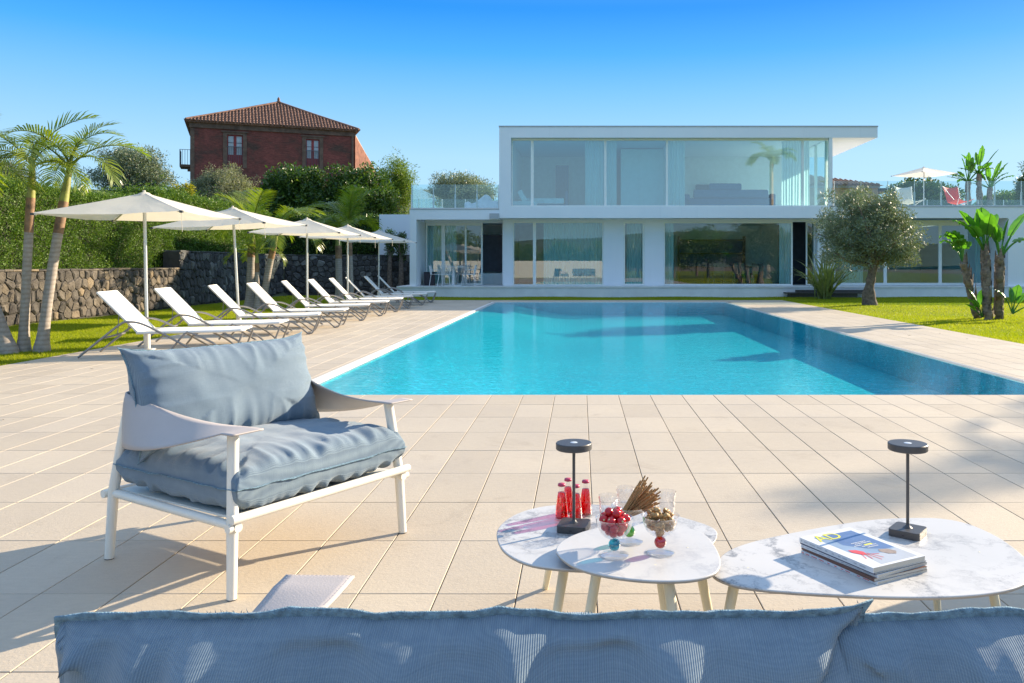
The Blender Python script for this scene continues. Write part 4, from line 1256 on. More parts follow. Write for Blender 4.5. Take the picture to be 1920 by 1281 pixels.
def tree(label, cat, x, y, z0, blobs, nclump, per, rc, leaf, mat, seed, trunk_r=0.12, bark=None, name='tree', aspect=0.42, limbs=9, trunk_pts=None, shell=0.72):
    t = empty(name, (x, y, z0)); tag(t, label, cat)
    cen = blob_centers(blobs, nclump, seed, shell)
    V, F, c = leaf_cloud(cen, per, rc, leaf, seed, aspect)
    me = np_mesh('crown', V, F, mat, c); link('crown', me, t)
    rr = random.Random(seed)
    mm = MB()
    zc = min(b[2] - b[5] for b in blobs)
    top = Vector((blobs[0][0] * .5, blobs[0][1] * .5, max(0.3, zc + 0.25 * blobs[0][5])))
    if trunk_pts is None:
        tp = [Vector((0, 0, -0.3)), Vector((rr.uniform(-.1, .1), rr.uniform(-.1, .1), top.z * .5)), top]
        mm.tube(tp, [trunk_r * 1.3, trunk_r, trunk_r * .85], 10)
    else:
        tp = [Vector(p) for p, r_ in trunk_pts]; mm.tube(tp, [r_ for p, r_ in trunk_pts], 14); top = tp[-1]
    for k in range(limbs):
        q = rr.choice(cen); mid = (top * 0.5 + q * 0.5) + Vector((rr.uniform(-.15, .15), rr.uniform(-.15, .15), rr.uniform(-.1, .1)))
        mm.tube([top - Vector((0, 0, 0.05)), mid, q], [trunk_r * .55, trunk_r * .3, trunk_r * .1], 6)
    mm.build('trunk', bark or M['bark'], t)
    return t

# olive tree beside the pool
def gnarl(n, h, r0, r1, seed):
    rr = random.Random(seed); out = []
    for k in range(n):
        f = k / (n - 1)
        out.append(((0.05 * math.sin(f * 5 + seed), 0.05 * math.cos(f * 4), -0.08 + h * f), (r0 + (r1 - r0) * min(1, f * 1.6)) * (1 + rr.uniform(-.14, .16))))
    return out
tree('gnarled round headed olive tree standing alone on the right lawn by the pool', 'olive tree', 8.78, 25.0, -0.02,
     [(-0.35, 0, 2.35, 1.15, 1.2, 1.05), (0.45, 0.1, 2.2, 1.05, 1.1, 1.0), (-0.1, 0, 2.95, 0.95, 1.0, 0.55), (0.85, 0, 1.75, 0.6, 0.7, 0.6), (-0.9, 0, 1.9, 0.7, 0.8, 0.6), (0.1, -0.2, 1.75, 0.8, 0.8, 0.55)],
     430, 92, 0.24, 0.095, M['leaf_olive'], 31, trunk_r=0.15, trunk_pts=gnarl(12, 1.35, 0.25, 0.13, 3), aspect=0.24, limbs=22, name='olive_tree')

def bush(label, cat, px, py_top, py_bot, wpx, Y, mat, seed, n=420, per=40, leaf=0.12, lobes=4, name='bush', aspect=0.42, rc=0.3, shell=0.7, dome=1.0):
    """a shrub or tree whose crown spans the given pixels of the photograph at distance Y"""
    s = Y / FOCAL
    X = (px - PX) * s; zt = CAM_H + (PY - py_top) * s; zb = CAM_H + (PY - py_bot) * s
    w_ = wpx * s / 2; h = (zt - zb) / 2
    g0 = max(-0.1, ter(X, Y)) if X < -3 else 0.0
    base = min(g0, zb - 0.3)
    rr = random.Random(seed)
    blobs = [(0, 0, zb + h * 0.9 - base, w_ * .78, w_ * .75, h * .92)]
    for k in range(lobes):
        a = -1 + 2 * (k + .5) / lobes
        blobs.append((a * w_ * .62, rr.uniform(-.3, .2) * w_, zb - base + h * (1.0 + rr.uniform(-.15, .45) - .35 * abs(a)), w_ * rr.uniform(.3, .45), w_ * .4, h * rr.uniform(.4, .55)))
    return tree(label, cat, X, Y, base, blobs, n, per, rc, leaf, mat, seed, trunk_r=0.10 + 0.02 * w_, name=name, aspect=aspect, shell=shell)

bush('grey green olive tree rising above the hedge behind the near palms', 'tree', 250, 262, 375, 150, 42, M['leaf_olive'], 41, 650, 40, 0.13, 5, 'tree', 0.3, 0.34)
bush('olive tree at the far left edge above the hedge', 'tree', 10, 285, 400, 120, 30, M['leaf_olive'], 42, 420, 40, 0.10, 4, 'tree', 0.3, 0.3)
bush('silvery bush in front of the left half of the red house', 'bush', 414, 312, 400, 128, 50, M['leaf_silver'], 43, 520, 44, 0.16, 5, 'bush', 0.22, 0.36)
bush('small yellow green shrub just left of the silvery bush', 'shrub', 352, 338, 395, 22, 34, M['leaf_yellow'], 44, 60, 30, 0.12, 2, 'shrub', 0.3, 0.18)
bush('small yellow green shrub nearest the olive crown behind the first parasol', 'shrub', 331, 341, 395, 20, 34, M['leaf_yellow'], 45, 60, 30, 0.12, 2, 'shrub', 0.3, 0.18)
bush('rounded dark green tree covering the middle of the red house', 'tree', 552, 298, 450, 142, 44, M['leaf_dark'], 46, 900, 40, 0.17, 6, 'tree', 0.5, 0.36)
bush('broad dark green tree right of the red house', 'tree', 668, 300, 460, 168, 45, M['leaf_dark'], 47, 1100, 40, 0.17, 7, 'tree', 0.5, 0.36)
bush('light feathery tree between the dark trees and the left terrace', 'tree', 742, 284, 420, 84, 50, M['leaf_bright'], 48, 420, 40, 0.18, 4, 'tree', 0.2, 0.4, 0.5)
bush('spiky olive bush behind the left roof terrace', 'bush', 866, 322, 400, 150, 46, M['leaf_olive'], 49, 560, 42, 0.16, 6, 'bush', 0.2, 0.36)
bush('dark spreading tree behind the right terrace umbrella', 'tree', 1722, 336, 405, 150, 52, M['leaf_dark'], 50, 500, 40, 0.2, 5, 'tree', 0.5, 0.4)
bush('low clipped hedge on the far right skyline', 'hedge', 1890, 362, 400, 130, 60, M['leaf_hedge'], 51, 300, 36, 0.2, 5, 'hedge', 0.4, 0.45)
bush('dark conifer cut by the right edge of the photo', 'tree', 1925, 308, 400, 34, 55, M['leaf_dark'], 52, 220, 36, 0.2, 3, 'conifer', 0.2, 0.4)
# slim bamboo like shrubs by the white wall
for k, (px, top) in enumerate(((732, 425), (752, 432))):
    bush(['taller', 'shorter'][k] + ' slim shrub in front of the white boundary wall', 'shrub', px, top, 482, 20, 35.9, M['leaf_dark'], 60 + k, 70, 26, 0.10, 2, 'shrub', 0.3, 0.16)

def hedge(label, p0, p1, z0, z1, thick, per_m2, leaf, mat, seed, rough=0.13):
    d = Vector((p1[0] - p0[0], p1[1] - p0[1], 0)); L = d.length
    root = empty('hedge', (p0[0], p0[1], 0), math.atan2(d.y, d.x)); tag(root, label, 'hedge')
    rr = np.random.default_rng(seed)
    mm = MB(); mm.box(0.05, L - 0.05, 0.22, thick, z0, z1 - 0.22); mm.build('dark_core', M['hedge_core'], root)  # solid dark box filling the hedge behind its leaves
    def surf(n, face):
        u = rr.uniform(0, L, n)
        if face == 'front':
            zz_ = rr.uniform(z0, z1, n); yy = np.zeros(n)
        elif face == 'top':
            zz_ = np.full(n, z1); yy = rr.uniform(0, thick, n)
        else:
            u = np.full(n, 0.0 if face == 'a' else L); zz_ = rr.uniform(z0, z1, n); yy = rr.uniform(0, thick, n)
        nz = np.array([mnoise.noise(Vector((a * 1.1 + seed, b * 1.1, c * 1.1))) + .5 * mnoise.noise(Vector((a * 3.3, b * 3.3 + seed, c * 3.3))) for a, b, c in zip(u, yy, zz_)])
        dep = rr.uniform(0, 0.2, n)
        if face == 'front': yy = yy - nz * rough * 1.4 + dep
        elif face == 'top': zz_ = zz_ + nz * rough * 1.6 - dep + 0.05 * rr.normal(size=n) ** 2
        return np.stack([u, yy, zz_], 1)
    pts = [surf(int(L * (z1 - z0) * per_m2), 'front'), surf(int(L * thick * per_m2), 'top'), surf(int(thick * (z1 - z0) * per_m2), 'b'), surf(int(thick * (z1 - z0) * per_m2), 'a')]
    C = np.concatenate(pts)
    V, F, c = leaf_cloud(C, 5, 0.07, leaf, seed, 0.55)
    link('foliage', np_mesh('foliage', V, F, mat, c), root)
    return root
hedge('tall clipped hedge in sunlight above the low stone wall behind the near palms', (-11.95, 8.5), (-11.95, 24.3), 1.0, 3.0, 1.4, 560, 0.045, M['leaf_hedge'], 71, 0.07)
hedge('clipped hedge in shade above the tall dark stone wall', (-12.5, 24.6), (-13.2, 35.3), 1.5, 3.45, 1.4, 380, 0.058, M['leaf_hedge'], 72, 0.08)
hedge('dark hedge above the back stone wall near the villa', (-13.0, 35.6), (-7.4, 37.7), 1.5, 3.3, 1.3, 240, 0.08, M['leaf_dark'], 73)

# ---------------------------------------------------------------- palms
def frond_mesh(name, L, nl, ll, lw, arch, seed, mat, droop=0.5):
    rr = random.Random(seed); mm = MB()
    pts = []
    for k in range(13):
        s = k / 12
        a = arch[0] + (arch[1] - arch[0]) * s ** 1.2
        if k == 0: p = Vector((0, 0, 0))
        else: p = pts[-1] + Vector((math.cos(a), 0, math.sin(a))) * (L / 12)
        pts.append(p)
    mm.tube(pts, [0.022 * (1 - .85 * k / 12) for k in range(13)], 6)
    def at(s):
        f = s * 12; i = min(11, int(f)); q = pts[i].lerp(pts[i + 1], f - i); t = (pts[i + 1] - pts[i]).normalized(); return q, t
    for k in range(nl):
        s = 0.16 + 0.83 * (k / (nl - 1)) ** 0.95
        q, t = at(s)
        prof = math.sin(PI * min(1, (s - .05) * .98)) ** 0.6
        up = Vector((0, 1, 0)).cross(t).normalized()
        if up.z < 0: up = -up
        for side in (-1, 1):
            l = ll * max(.25, prof) * rr.uniform(.88, 1.08)
            fwd = 0.45 + 0.75 * s
            dirv = (Vector((0, side, 0)) * 1.0 + t * fwd + up * rr.uniform(.20, .42)).normalized()
            wv = (t - dirv * t.dot(dirv)).normalized()
            P = [q]; d = dirv.copy()
            for j in range(3):
                P.append(P[-1] + d * l / 3)
                d = (d + Vector((0, 0, -droop * (0.30 + 0.42 * j)))).normalized()
            ws = [lw * .5, lw, lw * .8, lw * .06]
            vs = []
            for p_, w_ in zip(P, ws): vs += [p_ - wv * w_ / 2, p_ + up * 0.0 + wv * w_ / 2]
            mm.add(vs, [(0, 1, 3, 2), (2, 3, 5, 4), (4, 5, 7, 6)])
    return mm.mesh(name, mat)
FR = [frond_mesh('frond', 1.55, 27, 0.55, 0.030, a, s, M['frond'], dr) for a, s, dr in (((R(72), R(-25)), 1, .55), ((R(60), R(-45)), 2, .7), ((R(80), R(15)), 3, .4), ((R(45), R(-70)), 4, .8))]

def palm(label, base, top, r0, r1, nfr, scale, seed, shaft=0.55, lean_fr=None, group=None, pitch0=0):
    """feather palm: ringed trunk from base to top, brown/green crownshaft, fronds"""
    rr = random.Random(seed)
    t = empty('palm_tree', base); tag(t, label, 'palm', group)
    b = Vector((0, 0, 0)); q = Vector(top) - Vector(base)
    mid = b.lerp(q, .5) + Vector((-(q.x) * .12, -(q.y) * .12, 0))
    def curve(s): return b * (1 - s) ** 2 + mid * 2 * s * (1 - s) + q * s * s
    mm = MB(); N = 40; P = [curve(k / N) for k in range(N + 1)]; P[0] = P[0] - Vector((0, 0, .06))
    mm.tube(P, [(r0 * (1.0 + .75 * math.exp(-k / N * 9)) * (1 - k / N) + r1 * (k / N)) * (1.012 if k % 2 else 0.995) for k in range(N + 1)], 14)
    mm.build('trunk', M['palm_trunk'], t)
    d = (P[-1] - P[-3]).normalized()
    mm = MB(); mm.tube([q, q + d * shaft * .5], [r1 * 1.05, r1 * 1.02], 12); mm.build('crownshaft', M['crownshaft'], t)
    mm = MB(); mm.tube([q + d * shaft * .5, q + d * shaft * .8, q + d * (shaft + .25)], [r1 * 1.0, r1 * .8, r1 * .3], 12); mm.build('crownshaft', M['crown_green'], t)
    top_ = q + d * shaft
    for k in range(nfr):
        az = 2 * PI * k / nfr + rr.uniform(-.3, .3) if lean_fr is None else lean_fr[k % len(lean_fr)]
        f = link('frond', FR[(k + seed) % 4] if k % 3 else FR[(2 + seed) % 4], t, top_ + d * rr.uniform(-.08, .12), (rr.uniform(-.15, .15), R(pitch0) + rr.uniform(-.15, .25), az))
        s = scale * rr.uniform(.85, 1.12); f.scale = (s, s, s)
    return t
# near group, trunks read off the photograph
palm('near palm with a straight upright trunk on the left lawn', G(44, 657), W(54, 436, 11.9), 0.062, 0.058, 9, 0.66, 1, 1.0, [R(a) for a in (60, 20, 350, 300, 250, 200, 160, 110, 340)])
palm('near palm leaning to the right, its fronds reaching over the first parasol', G(78, 657), W(109, 438, 12.1), 0.070, 0.066, 10, 0.68, 2, 0.95, [R(a) for a in (10, 345, 320, 30, 60, 290, 200, 130, 170, 250)])
palm('palm leaning out of the photo at the left edge', G(14, 660), W(-75, 430, 11.7), 0.09, 0.09, 8, 1.0, 3, 0.55)
# middle group behind the second and third parasols
palm('straight palm of the middle clump, left trunk', W(468, 576, 23.3), W(471, 482, 23.3), 0.11, 0.10, 8, 0.95, 4, 0.75, [R(a) for a in (175, 150, 200, 120, 230, 90, 300, 30)])
palm('slimmer palm in the centre of the middle clump', W(483, 577, 23.0), W(482, 510, 23.0), 0.07, 0.06, 6, 0.6, 5, 0.5)
palm('palm of the middle clump leaning to the right', W(492, 576, 23.2), W(508, 485, 23.2), 0.10, 0.085, 8, 0.95, 6, 0.7, [R(a) for a in (10, 350, 30, 320, 60, 290, 170, 110)])
# far group beside the fourth parasol
palm('dark trunked palm behind the fourth parasol', W(636, 562, 29.0), W(635, 485, 29.0), 0.12, 0.11, 7, 0.95, 7, 0.9, [R(a) for a in (180, 150, 210, 120, 250, 60, 300)])
palm('palm with tall upright fronds between the fourth and fifth parasols', W(658, 562, 29.4), W(656, 480, 29.4), 0.10, 0.09, 8, 1.15, 8, 1.0, [R(a) for a in (95, 60, 20, 340, 150, 180, 300, 240)], pitch0=-8)
# garden palm outside the frame on the right, whose crown shades the paving
palm('palm standing on the lawn to the right of the pool', Vector((15.6, 13.6, 0)), Vector((15.6, 13.6, 4.6)), 0.13, 0.11, 9, 1.15, 9, 0.5)

# ---------------------------------------------------------------- big paddle leaved plants
def paddle_mesh(name, L, Wd, pet, bend, seed, mat, split=0.0):
    rr = random.Random(seed); mm = MB()
    N = 12; pts = []; a = R(86)
    tot = pet + L
    for k in range(N + 1):
        s = k / N
        if k: 
            a2 = a - bend * max(0, s - .25) ** 1.4
            pts.append(pts[-1] + Vector((math.cos(a2), 0, math.sin(a2))) * (tot / N))
        else: pts.append(Vector((0, 0, 0)))
    mm.tube(pts, [0.030 * (1 - .8 * k / N) for k in range(N + 1)], 6)
    def at(s):
        f = s * N; i = min(N - 1, int(f)); return pts[i].lerp(pts[i + 1], f - i), (pts[i + 1] - pts[i]).normalized()
    M_ = 16; s0 = pet / tot
    for side in (-1, 1):
        vs = []; fs = []
        for k in range(M_ + 1):
            f = k / M_; q, t = at(s0 + (1 - s0) * f)
            up = t.cross(Vector((0, 1, 0))).normalized()
            if up.x > 0: up = -up
            w_ = Wd * (math.sin(PI * min(1, f * .93 + .07)) ** .55) * (1 if f < .97 else .1) * .5
            for j in range(4):
                g_ = j / 3
                vs.append(q + Vector((0, side, 0)) * w_ * g_ * .92 - up * (-w_ * (.42 * g_ - .25 * g_ * g_)) + Vector((0, 0, .012 * math.sin(f * 30 + j))))
        for k in range(M_):
            if split and rr.random() < split and k > 1: 
                # torn edge: lower half of this strip hangs a little
                for j in range(2, 4): vs[k * 4 + j] = vs[k * 4 + j] + Vector((0.03, 0, -.06))
            for j in range(3):
                o = (k * 4 + j, k * 4 + j + 1, (k + 1) * 4 + j + 1, (k + 1) * 4 + j)
                fs.append(o if side > 0 else o[::-1])
        mm.add(vs, fs, 0, True)
    return mm.mesh(name, mat)
PD = [paddle_mesh('leaf', 0.66, 0.46, 0.50, b, s, M['paddle'], sp) for b, s, sp in ((R(25), 1, 0), (R(60), 2, .2), (R(130), 3, .5), (R(10), 4, 0))]
PD2 = [paddle_mesh('leaf', 0.80, 0.27, 0.55, b, s, M['paddle'], sp) for b, s, sp in ((R(25), 5, .2), (R(60), 6, .4), (R(110), 7, .5), (R(10), 8, .1))]
def paddle_plant(label, base, top, r, leaves, seed, name='paddle_plant', ls=1.0, cat='plant', meshes=None):
    rr = random.Random(seed); t = empty(name, base); tag(t, label, cat)
    q = Vector(top) - Vector(base)
    if q.length > 0.4:
        mm = MB(); N = 22
        P = [Vector((0, 0, -.05)).lerp(q, k / N) + Vector((.02 * math.sin(k * 1.1), 0.02 * math.cos(k), 0)) for k in range(N + 1)]
        mm.tube(P, [r * (1.15 if k % 3 == 0 else .92) * (1.15 - .15 * k / N + (.18 if k > N * .55 and k < N * .85 else 0)) for k in range(N + 1)], 12)
        # old leaf sheaths, overlapping upwards
        for k in range(30):
            f = k / 30; p = Vector((0, 0, 0)).lerp(q, f); az = k * 2.4
            o_ = Vector((math.cos(az), math.sin(az), 0))
            sd = Vector((-o_.y, o_.x, 0)); rr_ = r * 1.12
            mm.add([p + o_ * rr_ + sd * r * .8, p + o_ * rr_ - sd * r * .8, p + o_ * rr_ * 1.25 + sd * r * .2 + Vector((0, 0, .26)), p + o_ * rr_ * 1.32 - sd * r * .1 + Vector((0, 0, .27))], [(0, 1, 3, 2)])
        mm.build('trunk', M['fibre'], t)
    for (k, az, tilt, s) in leaves:
        f = link('leaf', (meshes or PD)[k], t, q + Vector((0, 0, -.04)), (0, R(tilt), R(az))); s *= ls; f.scale = (s, s, s)
    return t
b0 = G(1832, 597); b1 = G(1852, 600); b2 = G(1872, 598)
yy = b1.y
paddle_plant('left leaning stem of the paddle leaved clump, with drooping torn leaves', b0, W(1806, 492, yy), 0.068, [(2, 175, 5, .8), (2, 200, 0, .85), (2, 150, 10, .7), (2, 60, 15, .7), (1, 120, 20, .6), (2, 230, 8, .7)], 1)
paddle_plant('middle stem of the paddle leaved clump, with broad upright leaves', b1, W(1847, 470, yy), 0.078, [(0, 180, 22, .95), (1, 165, 25, .9), (3, 185, 5, .85), (0, 20, 12, .8), (0, 260, 15, .8), (3, 80, 8, .9), (1, 210, 30, .8)], 2)
paddle_plant('right stem of the paddle leaved clump, one leaf arching to the edge of the photo', b2, W(1875, 480, yy), 0.08, [(0, 0, 22, 1.05), (3, 170, 10, .8), (2, 5, 38, .95), (0, 200, 10, .7), (1, 90, 10, .8), (3, 330, 5, .75)], 3)
paddle_plant('small paddle leaved offshoot on the right of the clump', G(1888, 602), G(1888, 602) + Vector((.12, 0, .2)), 0.05, [(0, 10, 30, .55), (1, 150, 15, .55), (3, 40, 20, .6), (1, 350, 55, .6), (3, 120, 0, .5)], 4)
paddle_plant('small paddle leaved offshoot between the left and middle stems', G(1842, 600), G(1842, 600) + Vector((0, 0, .1)), 0.05, [(0, 150, 15, .6), (3, 60, 8, .55), (1, 200, 25, .5), (0, 190, 45, .45)], 5)
# big clump beyond the right terrace
for k, (px, top, lab) in enumerate(((1815, 328, 'left'), (1836, 314, 'tallest'), (1856, 340, 'right'))):
    base = W(px + 2, 400, 42); base.z = 0
    rr = random.Random(k)
    paddle_plant(lab + ' stem of the giant paddle leaved plant beyond the right terrace', base, W(px, top + 12, 42), 0.12,
        [(rr.choice((0, 1, 3, 0)), rr.uniform(0, 360), rr.uniform(0, 70), rr.uniform(.8, 1.15)) for _ in range(13)], 10 + k, meshes=PD2)

# flax plant
rr = random.Random(4)
fx = empty('flax_plant', (W(1545, 560, 29.6).x, 29.6, -0.02)); tag(fx, 'spiky flax plant with long arching blades in front of the open door', 'plant')
def blade_mesh(L, bend, seed):
    mm = MB(); vs = []; N = 9; p = Vector((0, 0, 0)); a = R(90)
    for k in range(N + 1):
        s = k / N; w_ = 0.055 * (1 - s ** 2.2) * (.6 + .9 * min(1, s * 3)) * .5 + .002
        vs += [p + Vector((0, -w_, 0)), p + Vector((-.008 * 1, 0, 0)) * (1 - s), p + Vector((0, w_, 0))]
        a -= bend * s / N * 1.6; p = p + Vector((math.cos(a), 0, math.sin(a))) * L / N
    mm.add(vs, [(3 * k + j, 3 * k + j + 1, 3 * k + j + 4, 3 * k + j + 3) for k in range(N) for j in (0, 1)], 0, True)
    return mm.mesh('leaf', M['flax'])
BL = [blade_mesh(2.05, b, 0) for b in (R(15), R(45), R(80), R(120))]
for k in range(110):
    f = link('leaf', rr.choice(BL), fx, (rr.gauss(0, .09), rr.gauss(0, .09), 0), (rr.uniform(-.2, .2), R(rr.uniform(2, 40)), rr.uniform(0, 2 * PI)))
    s = rr.uniform(.6, 1.08); f.scale = (s, s, s)

# ---------------------------------------------------------------- sun loungers
def smooth_path(pts, n=6):
    """Catmull-Rom through the points"""
    P = [Vector(p) for p in pts]; out = []
    for i in range(len(P) - 1):
        p0 = P[max(0, i - 1)]; p1 = P[i]; p2 = P[i + 1]; p3 = P[min(len(P) - 1, i + 2)]
        for k in range(n):
            t = k / n
            out.append(0.5 * ((2 * p1) + (-p0 + p2) * t + (2 * p0 - 5 * p1 + 4 * p2 - p3) * t * t + (-p0 + 3 * p1 - 3 * p2 + p3) * t ** 3))
    out.append(P[-1]); return out

def make_lounger():
    # local: +x towards the foot end, hinge at x=0, near side y=-0.33, far side y=+0.33
    t = empty('sun_lounger')
    hw = 0.33; ZS = 0.33
    bx, bz = -0.50, 0.865
    def bed(x0, z0_, x1, z1_, name):
        mm = MB()
        mm.grid(lambda u, v: (x0 + (x1 - x0) * v, -hw + 2 * hw * u, z0_ + (z1_ - z0_) * v + 0.006 - 0.012 * math.sin(PI * u)), 6, 8)
        o = mm.build(name, M['sling'], t); s = o.modifiers.new('t', 'SOLIDIFY'); s.thickness = 0.006
        return o
    b1 = bed(0.0, ZS, bx, bz, 'backrest')
    for s in (-1, 1):
        mm = MB(); mm.tube([(0.0, s * (hw + .012), ZS), (bx, s * (hw + .012), bz)], 0.017, 8); mm.build('rail', M['sling'], b1)
    mm = MB(); mm.tube([(bx, -hw - .012, bz), (bx, hw + .012, bz)], 0.012, 8); mm.build('crossbar', M['sling'], b1)
    b2 = bed(0.0, ZS, 1.28, ZS + 0.01, 'seat')
    for s in (-1, 1):
        mm = MB(); mm.tube([(-.02, s * (hw + .012), ZS - .005), (1.05, s * (hw + .012), ZS), (1.30, s * (hw - .0), ZS + 0.012)], 0.020, 8); mm.build('rail', M['sling'], b2)
    mm = MB(); mm.tube([(1.30, -hw, ZS + .01), (1.30, hw, ZS + .01)], 0.016, 8); mm.build('crossbar', M['sling'], b2)
    for s in (-1, 1):
        y = s * (hw + 0.045)
        # rear leg sweeping up over the hinge and down to the front foot
        mm = MB()
        mm.tube(smooth_path([(-0.72, y, 0.015), (-0.42, y, 0.27), (-0.20, y, 0.45), (-0.10, y, 0.475), (0.06, y, 0.445), (0.32, y, 0.31), (0.60, y, 0.14), (0.80, y, 0.018)], 5), 0.015, 8)
        mm.build('leg', M['metal_grey'], t)
        mm = MB()
        mm.tube(smooth_path([(0.42, y * .93, 0.10), (0.58, y * .93, 0.30), (0.66, y * .93, 0.315), (0.95, y * .93, 0.17), (1.12, y * .93, 0.03), (1.17, y * .93, 0.02), (1.22, y * .93, 0.05), (1.32, y * .93, 0.30)], 5), 0.014, 8)
        mm.build('leg', M['metal_grey'], t)
    mm = MB(); mm.tube([(-0.40, -hw - .04, 0.27), (-0.40, hw + .04, 0.27)], 0.013, 8); mm.build('stretcher', M['metal_grey'], t)
    mm = MB(); mm.tube([(1.17, -hw - .01, .02), (1.17, hw + .01, .02)], 0.013, 8); mm.build('stretcher', M['metal_grey'], t)
    mm = MB(); mm.tube([(.8, -hw - .04, .02), (.8, hw + .04, .02)], 0.013, 8); mm.build('stretcher', M['metal_grey'], t)
    mm = MB(); mm.tube([(-0.28, -.2, 0.62), (-0.30, -.2, 0.30)], 0.006, 6); mm.tube([(-0.28, .2, 0.62), (-0.30, .2, 0.30)], 0.006, 6); mm.build('back_prop', M['metal_grey'], t)
    return t
lg_px = (183, 290, 391, 463, 528, 577, 617, 648, 683, 708)
lg_lab = ('white sling sun lounger closest to the armchair, first of the row on the left paving',
          'second sun lounger of the row, just past the pole of the nearest parasol',
          'third sun lounger of the row, its back in front of the second parasol pole',
          'fourth sun lounger of the row, just beyond the second parasol pole',
          'fifth sun lounger of the row, before the third parasol pole',
          'sixth sun lounger of the row, just beyond the third parasol pole',
          'seventh sun lounger of the row, before the fourth parasol pole',
          'eighth sun lounger of the row, just beyond the fourth parasol pole',
          'ninth sun lounger of the row, in the shade before the last parasol pole',
          'tenth sun lounger, the last of the row next to the villa deck')
proto = make_lounger()
rr = random.Random(8)
for k, px in enumerate(lg_px):
    o = proto if k == 0 else copy_tree(proto)
    Y = 6.40 * FOCAL / (PX - px)
    # back top near corner at (-6.4, Y): place hinge from it
    ang = R(10.5 if k == 0 else 10.5 + rr.uniform(-3.5, 3.5))
    c, s = math.cos(ang), math.sin(ang)
    lxp, lyp = -0.50, -0.33
    o.location = (-6.40 - (c * lxp - s * lyp), Y - (s * lxp + c * lyp), 0)
    o.rotation_euler = (0, 0, ang)
    tag(o, lg_lab[k], 'sun lounger', 'sun loungers lined up along the left side of the pool')

# ---------------------------------------------------------------- parasols
def make_parasol():
    t = empty('parasol')
    H, E = 2.285, 1.945; h = 1.0
    mm = MB()
    # four panels, each sagging slightly between its ribs
    N = 10
    for q in range(4):
        ca, sa = math.cos(q * PI / 2), math.sin(q * PI / 2)
        def fn(u, v):
            x = h * v; y = h * v * (2 * u - 1)
            z = H + (E - H) * (v ** 0.93) - 0.022 * math.sin(PI * u) * math.sin(PI * min(1, v)) - 0.030 * math.sin(PI * u) * v ** 3
            x = x - 0.04 * math.sin(PI * u) * v ** 3
            z += .012 * v * mnoise.noise(Vector((x * 3 + q * 7, y * 3, 0))) * (1 - abs(2 * u - 1) ** 6)
            return (x * ca - y * sa, x * sa + y * ca, z)
        mm.grid(fn, N, N, smooth=False)
    o = mm.build('canopy', M['canopy'], t)
    mm = MB(); mm.lathe([(0.13, H - .05), (0.07, H - .005), (0.0, H + .012)], 4); mm.lathe([(0.0, H + .035), (.02, H + .03), (.022, H + .0)], 8)
    mm.build('top_cap', M['canopy'], o)
    for sx in (-1, 1):
        for sy in (-1, 1):
            mm = MB(); mm.tube([(sx * .03, sy * .03, H - .035), (sx * h * .98, sy * h * .98, E - .02)], 0.014, 6)
            r_ = mm.build('rib', M['pole'], t)
            mm = MB(); mm.box(-.02, .02, -.02, .02, -.015, .015); mm.build('rib_end', M['lamp_metal'], r_, (sx * h * .985, sy * h * .985, E - .012))
    mm = MB(); mm.tube([(0, 0, 0.0), (0, 0, H)], 0.024, 12); mm.build('pole', M['pole'], t)
    mm = MB(); mm.tube([(0, 0, 0.0), (0, 0, 0.36)], 0.045, 14); mm.build('base_sleeve', M['chair_frame'], t)
    mm = MB(); mm.lathe([(0.0, 0.0), (.12, 0.0), (.12, .012), (.05, .02)], 20); mm.build('base_plate', M['pole'], t)
    mm = MB(); mm.lathe([(.026, 2.12), (.045, 2.14), (.045, 2.20), (.026, 2.22)], 12); mm.build('hub', M['pole'], t)
    mm = MB(); mm.tube([(h * .985, -h * .985, E - .02), (h * .985, -h * .985 , E - .16), (h * .99, -h * .98, E - .28)], 0.004, 5); mm.tube([(h * .985, h * .985, E - .02), (h * .985, h * .985, E - .20)], 0.004, 5); mm.build('tie_cord', M['canopy'], t)
    return t
pp = make_parasol()
for k, (px, lab, tilt) in enumerate(((276, 'largest looking cream square parasol, over the first two loungers', (0.2, -1.0)), (449, 'cream parasol on a slightly tilted pole, second from the near end', (1.2, -2.6)),
        (576, 'cream parasol in the middle of the row of five', (.3, 0)), (651.5, 'cream parasol, fourth of the row, partly hidden by the third', (.3, .3)), (710, 'cream parasol at the far end of the row beside the villa', (0, .2)))):
    o = pp if k == 0 else copy_tree(pp)
    Y = 6.30 * FOCAL / (PX - px)
    o.location = (-6.30, Y, 0); o.rotation_euler = (R(tilt[0]), R(tilt[1]), R((1, -2, 2, 0, 1)[k]))
    tag(o, lab, 'parasol', 'cream parasols between the loungers')
o = copy_tree(pp); o.location = (W(1732, 380, 38).x, 38, 3.40); o.rotation_euler = (0, 0, R(20)); tag(o, 'pale parasol standing on the right roof terrace', 'parasol')
if 'group' in o: del o['group']

